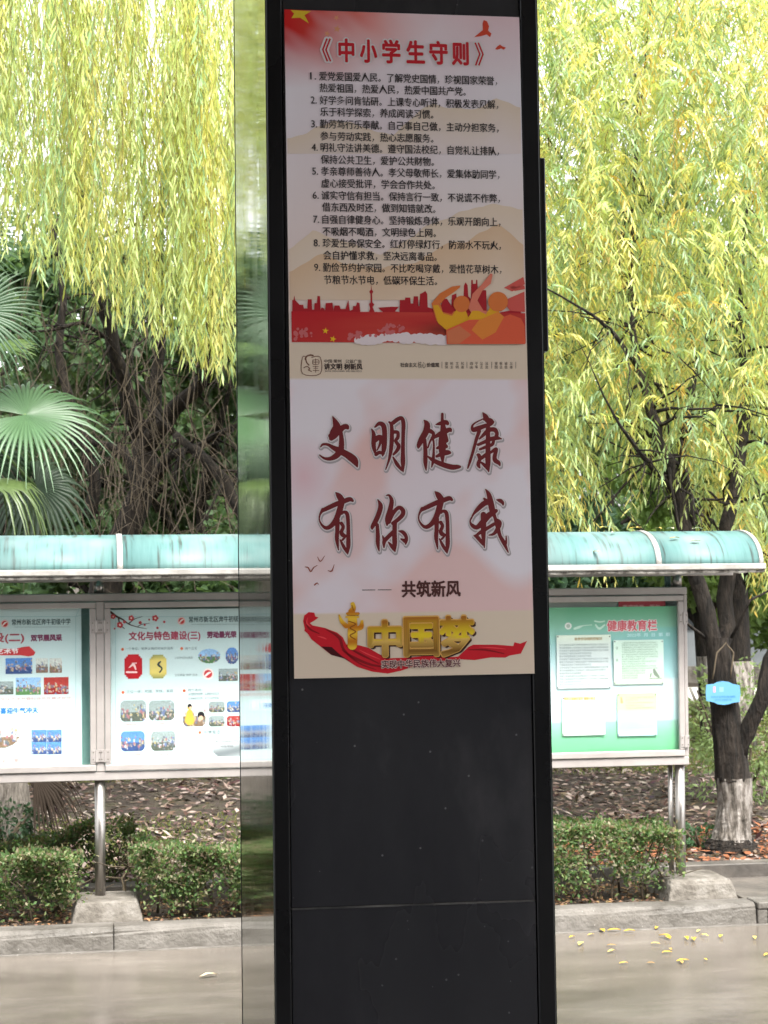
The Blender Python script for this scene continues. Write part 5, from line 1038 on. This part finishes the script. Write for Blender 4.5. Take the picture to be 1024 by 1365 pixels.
fan(on_y(48, 648, Yf+.5), (.1, -.9, .5), (.6, 0, -.5), .50, 34, 4.6, PDc, .9, seed=5)
fan(on_y(-15, 648, Yf-.3), (0, -.25, 1), (1, .1, 0), .56, 20, 2.4, (.055, .085, .025), 1.3, width=.026, seed=6)
fan(on_y(-30, 600, Yf+.6), (.2, -1, .2), (.8, 0, -.6), .55, 28, 4, PDc, .8, seed=7)
fan(on_y(-120, 520, Yf), (-.3, -1, .4), (-1, 0, .1), .6, 34, 4.6, PGc, .7, seed=8)
fan(on_y(-100, 640, Yf-.2), (-.2, -1, .4), (-.8, 0, -.5), .6, 30, 4.2, PDc, .9, seed=9)
# dead frond hanging below the crown
fan(on_y(46, 1030, Ypl-.45), (.1, -1, .1), (.72, 0, -.62), .42, 17, 1.7, (.022, .015, .010), .8, width=.022, name='dead_frond', mat=M_DRY, petiole=False, seed=10)
fan(on_y(38, 1040, Ypl-.40), (.2, -1, .1), (.85, 0, -.35), .36, 12, 1.2, (.028, .019, .013), 1.1, width=.02, name='dead_frond', mat=M_DRY, petiole=False, seed=11)

# ------------------------------------------------------------------ hedges along the kerb
def hedge(label, x0, x1, y0, y1, h, n, seed, cols, thin=0.):
    r = np.random.default_rng(seed); z = ZB; root = empty('hedge', ((x0+x1)/2, (y0+y1)/2, z), label, 'hedge', 'clipped hedges along the kerb')
    nst = int((x1-x0)/.085); m = MB()
    for k in range(nst):
        x = x0+(x1-x0)*(k+.5)/nst+r.normal(0, .02); y = r.uniform(y0+.10, y1-.08); p = [(x, y, z-.02)]
        for q in range(4): p.append((p[-1][0]+r.normal(0, .05), p[-1][1]+r.normal(0, .04), z+h*(q+1)*.22))
        MB().tube(p, [.010, .008, .007, .005, .003], n=5).build('stem', M_TWIG, root, smooth=True) if k % 1 == 0 else None
        for _ in range(5):
            q = p[r.integers(1, 4)]; e = (q[0]+r.normal(0, .14), min(max(q[1]+r.normal(-.05, .12), y0+.02), y1), min(q[2]+abs(r.normal(.07, .07)), z+h*.97)); mid = tuple((q[i]+e[i])/2+r.normal(0, .015) for i in range(3)); m.tube([q, mid, e], [.005, .004, .002], n=4)
    m.build('twigs', M_TWIG, root, kind='stuff')
    u = r.uniform(0, 1, (n, 3)); u[:, 2] = 1-(1-u[:, 2])**1.0
    side = r.random(n); P = u.copy(); f = side < .48; P[f, 1] = np.abs(r.normal(0, .07, f.sum())); g_ = (side >= .48) & (side < .85); P[g_, 2] = 1-np.abs(r.normal(0, .08, g_.sum()))
    e_ = (side >= .85) & (side < .9); P[e_, 0] = np.where(r.random(e_.sum()) < .5, 0, 1)+r.normal(0, .02, e_.sum())
    P = P*np.array([x1-x0, y1-y0, h])+np.array([x0, y0, z]); bul = smooth_noise(P[:, 0]*1.3+seed, P[:, 2]*1.3); P[:, 1] -= (bul-.5)*.26; P[:, 2] += (smooth_noise(P[:, 0]*1.8, P[:, 1]*1.5+seed)-.5)*.20*(P[:, 2]-z)/h; so_ = r.random(n) < .02; P[so_, 2] += abs(r.normal(0, .05, so_.sum()))
    hz = (P[:, 2]-z)/h; gp_ = smooth_noise(P[:, 0]*6+seed, P[:, 2]*6); keep = (r.random(n) < np.clip((hz-.13)*2.4, .04, 1)) & (r.random(n) < np.clip((gp_-.33)*7+hz*.6, .2, 1)) & (r.random(n) > thin*(smooth_noise(P[:, 0]*2+5, P[:, 2]*2) > .52)*.8)
    P = P[keep]; n = len(P); hz = hz[keep]; P[:, 2] = np.maximum(P[:, 2], z+.015)
    c = np.array(cols)[r.choice(len(cols), n)]*(1+r.uniform(-.3, .3, (n, 1))); 
    leaves('foliage', P, nrm(r.normal(size=(n, 3))+np.array([0, -.35, .6])), r.uniform(.020, .038, n), .017, np.clip(c, .01, 1), M_LEAF, root, droop=.1)
HC = [(.09, .165, .055), (.13, .21, .07), (.065, .125, .042), (.21, .26, .12), (.10, .16, .06), (.28, .26, .17), (.19, .15, .10)]
y0h = YK+.24
hedge('leafy clipped hedge at the left edge, in front of the palm', -3.2, -.09, y0h+.02, y0h+.55, .41, 60000, 301, HC)
hedge('clipped hedge between the left footing and the pillar with bare stems below', .31, 2.0, y0h, y0h+.55, .42, 40000, 302, HC)
hedge('thin patchy hedge right of the pillar ending at the right footing', 2.15, 3.50, y0h+.02, y0h+.55, .42, 20000, 303, HC, thin=.75)
hedge('darker hedge piece set back behind the left noticeboard post', -.62, .30, y0h+.75, y0h+1.1, .36, 7500, 304, [(.05, .09, .03), (.08, .12, .04), (.1, .08, .05)], thin=.5)

# ------------------------------------------------------------------ leaf litter, grass
def scatter(n, xr, yr, pw=1.4): 
    y = yr[0]+(yr[1]-yr[0])*rng.random(n)**pw; x = rng.uniform(xr[0], xr[1], n)*(.35+y/18); return x, y
x, y = scatter(64000, (-5, 7.5), (11.62, 24)); P = np.stack([x, y, gz(x, y)+rng.uniform(.002, .022, len(x))], 1); n = len(P)
keep = rng.random(n) < np.clip(smooth_noise(P[:, 0]*.5+2, P[:, 1]*.6)*1.3+.45, 0, 1); P = P[keep]; n = len(P); D = rng.normal(size=(n, 3))*np.array([1, 1, .18])
c = pick([(.13, .085, .065), (.08, .052, .04), (.19, .14, .115), (.27, .22, .19), (.045, .03, .024)], n, .3); rd = (P[:, 0] > 2.6) & (P[:, 1] < 13.6) & (rng.random(n) < .6); c[rd] = np.array((.22, .085, .04))*rng.uniform(.6, 1.3, (rd.sum(), 1))
leaves('leaf_litter', P, D, rng.uniform(.045, .11, n), rng.uniform(.02, .045, n), c, M_DRY, None, N=rng.normal(0, .25, (n, 3))+np.array([0, 0, 1]), droop=-.12, kind='stuff')
x, y = scatter(3200, (-3, 3.6), (YK+.25, 11.4), 1.); P = np.stack([x, y, ZB+.004+rng.uniform(0, .015, len(x))], 1); n = len(P); k = (x < 3.7); P = P[k]; n = len(P)
leaves('hedge_litter', P, rng.normal(size=(n, 3))*np.array([1, 1, .2]), rng.uniform(.02, .06, n), .02, pick([(.16, .10, .06), (.11, .07, .045), (.22, .12, .06)], n, .25), M_DRY, None, N=rng.normal(0, .25, (n, 3))+np.array([0, 0, 1]), kind='stuff')
gx_, gy_, keepf = [], [], None
x = rng.uniform(-3, 11, 230000); y = rng.uniform(12.2, 27, 230000); px_ = x; dn = smooth_noise(x*.35+1, y*.45+4)
zone = ((x < 2.2) & (y > 12.6) & (y < 15.2))*.62+(y > 17.5)*.72+((x > 1.8) & (x < 4.5) & (y > 11.9) & (y < 13.2))*.4
k = rng.random(len(x)) < np.clip(zone*dn*2.4-.15, 0, 1); x, y = x[k], y[k]; n = len(x); P = np.stack([x, y, gz(x, y)-.005], 1)
leaves('grass', P, np.stack([rng.normal(0, .5, n), rng.normal(0, .5, n), np.ones(n)], 1), rng.uniform(.025, .07, n), .010, pick([(.08, .13, .03), (.13, .16, .04), (.18, .18, .06)], n, .25), M_LEAF, None, kind='stuff')

# ------------------------------------------------------------------ fallen leaves one can count
def fallen(px, py, z, L, col, label, group, Y=None, nrm_=(0, 0, 1)):
    p = on_z(px, py, z) if Y is None else on_y(px, py, Y)
    a = random.uniform(0, 6.28); d = Vector((math.cos(a), math.sin(a), 0)); s_ = Vector((-d.y, d.x, 0)); V, F = [], []
    for j in range(6):
        t = j/5; w_ = L*.17*math.sin(math.pi*min(1, t*.92+.06)); zc_ = .004+.10*L*math.sin(t*3.1)*random.uniform(.6, 1.2)
        for k in (-1, 0, 1): V.append(tuple(Vector(p)+d*L*(t-.5)+s_*w_*k+Vector((0, 0, zc_+(.05*L if k else 0)))))
        if j: b = 3*j-3; F += [(b, b+1, b+4, b+3), (b+1, b+2, b+5, b+4)]
    raw_mesh('fallen_leaf', np.array(V), np.array(F), flat(col, .5), None, origin=tuple(p), label=label, cat='leaf', group=group)
GL1 = 'yellow leaves fallen on the wet road'
ORDS = 'first second third fourth fifth sixth seventh eighth ninth tenth eleventh twelfth thirteenth fourteenth fifteenth sixteenth seventeenth eighteenth nineteenth twentieth twenty-first twenty-second twenty-third twenty-fourth twenty-fifth twenty-sixth'.split()
for qn, (x, y, L) in enumerate(sorted(((198, 790, .07), (235, 820, .13), (278, 780, .06), (325, 763, .11), (375, 762, .11), (440, 765, .09), (365, 825, .07), (365, 850, .08), (555, 752, .08), (590, 788, .12), (600, 794, .1), (550, 818, .07), (598, 855, .08), (612, 842, .07), (710, 800, .12), (665, 890, .1), (660, 897, .08), (415, 900, .07), (530, 900, .06), (732, 765, .08), (755, 783, .08), (825, 787, .09), (967, 793, .09), (680, 795, .1), (1018, 865, .08), (760, 884, .05)))):
    fallen(700+x/3.16, 1000+y/3.16, .005, L*.72, random.choice([(.62, .40, .02), (.55, .34, .03), (.62, .48, .10), (.34, .20, .05)]), ('big ' if L > .105 else 'small ')+'yellowed fallen leaf on the wet road, '+ORDS[qn]+' one counting rightwards from the pillar', GL1)
fallen(278, 1302, .005, .10, (.42, .35, .22), 'long pale leaf lying alone on the wet road left of the pillar', None)
for qn, (x, y) in enumerate(sorted(((160, 44), (330, 46), (345, 44), (372, 66), (300, 148), (612, 50), (630, 90), (718, 103), (726, 50), (462, 48), (480, 46), (560, 50)))):
    px, py = 700+x/3.16, 690+y/3.16; zz = min(2.297, on_y(px, py, YB).z+.0)
    Yl = YB-.02-.37*math.sqrt(max(0, 1-((zz-2.085)/.215)**2)) if zz < 2.29 else YB+.02
    fallen(px, py, 0, .065, random.choice([(.78, .60, .10), (.74, .68, .45), (.6, .42, .12)]), 'fallen leaf on the teal canopy of the right noticeboard, '+ORDS[qn]+' from the left', 'leaves on the right canopy', Y=Yl-.012)

# ------------------------------------------------------------------ blue tag on the forked willow
Yt = Yr-.15
def cT(a): return [(700+x/3.16, 690+y/3.16) for x, y in a]
tg_out = cT([(764, 704), (796, 700), (812, 692), (835, 689), (858, 692), (874, 700), (904, 706), (907, 742), (904, 776), (876, 780), (858, 786), (836, 789), (812, 786), (796, 778), (764, 772), (761, 738)])
pt = [on_y(a, b, Yt) for a, b in tg_out]; tag_root = empty('tree_tag', (pt[0].x, Yt, min(p.z for p in pt)), 'light blue information plaque hung by a wire on the forked willow trunk', 'plaque')
MB().prism([(p.x, p.z) for p in pt], Yt, Yt+.005).build('plate', flat(lin((84, 134, 166)), .4), tag_root)
sh = Sheet((pt[0].x, Yt, pt[0].z), (1, 0, 0), (0, 0, 1), tag_root)
for q in (((792, 712), (802, 736), (190, 130, 200)), ((818, 714), (836, 734), (110, 150, 190))):
    (x0, y0_), (x1, y1_), cc = q; (a, b), (c_, d_) = cT([(x0, y0_), (x1, y1_)]); sh.rect('icon_print', a, b, c_, d_, lin(cc), 2)
a, b = cT([(784, 756)])[0]; c_ = cT([(886, 756)])[0][0]; sh.text('lettering', '爱护树木 保护环境 垂柳 杨柳科', a, b, c_, 3.2, lin((50, 110, 170)), 2)
sh.text('lettering', '落叶乔木 枝条细长下垂', a+5, b+4, c_-5, 2.6, lin((50, 110, 170)), 2)
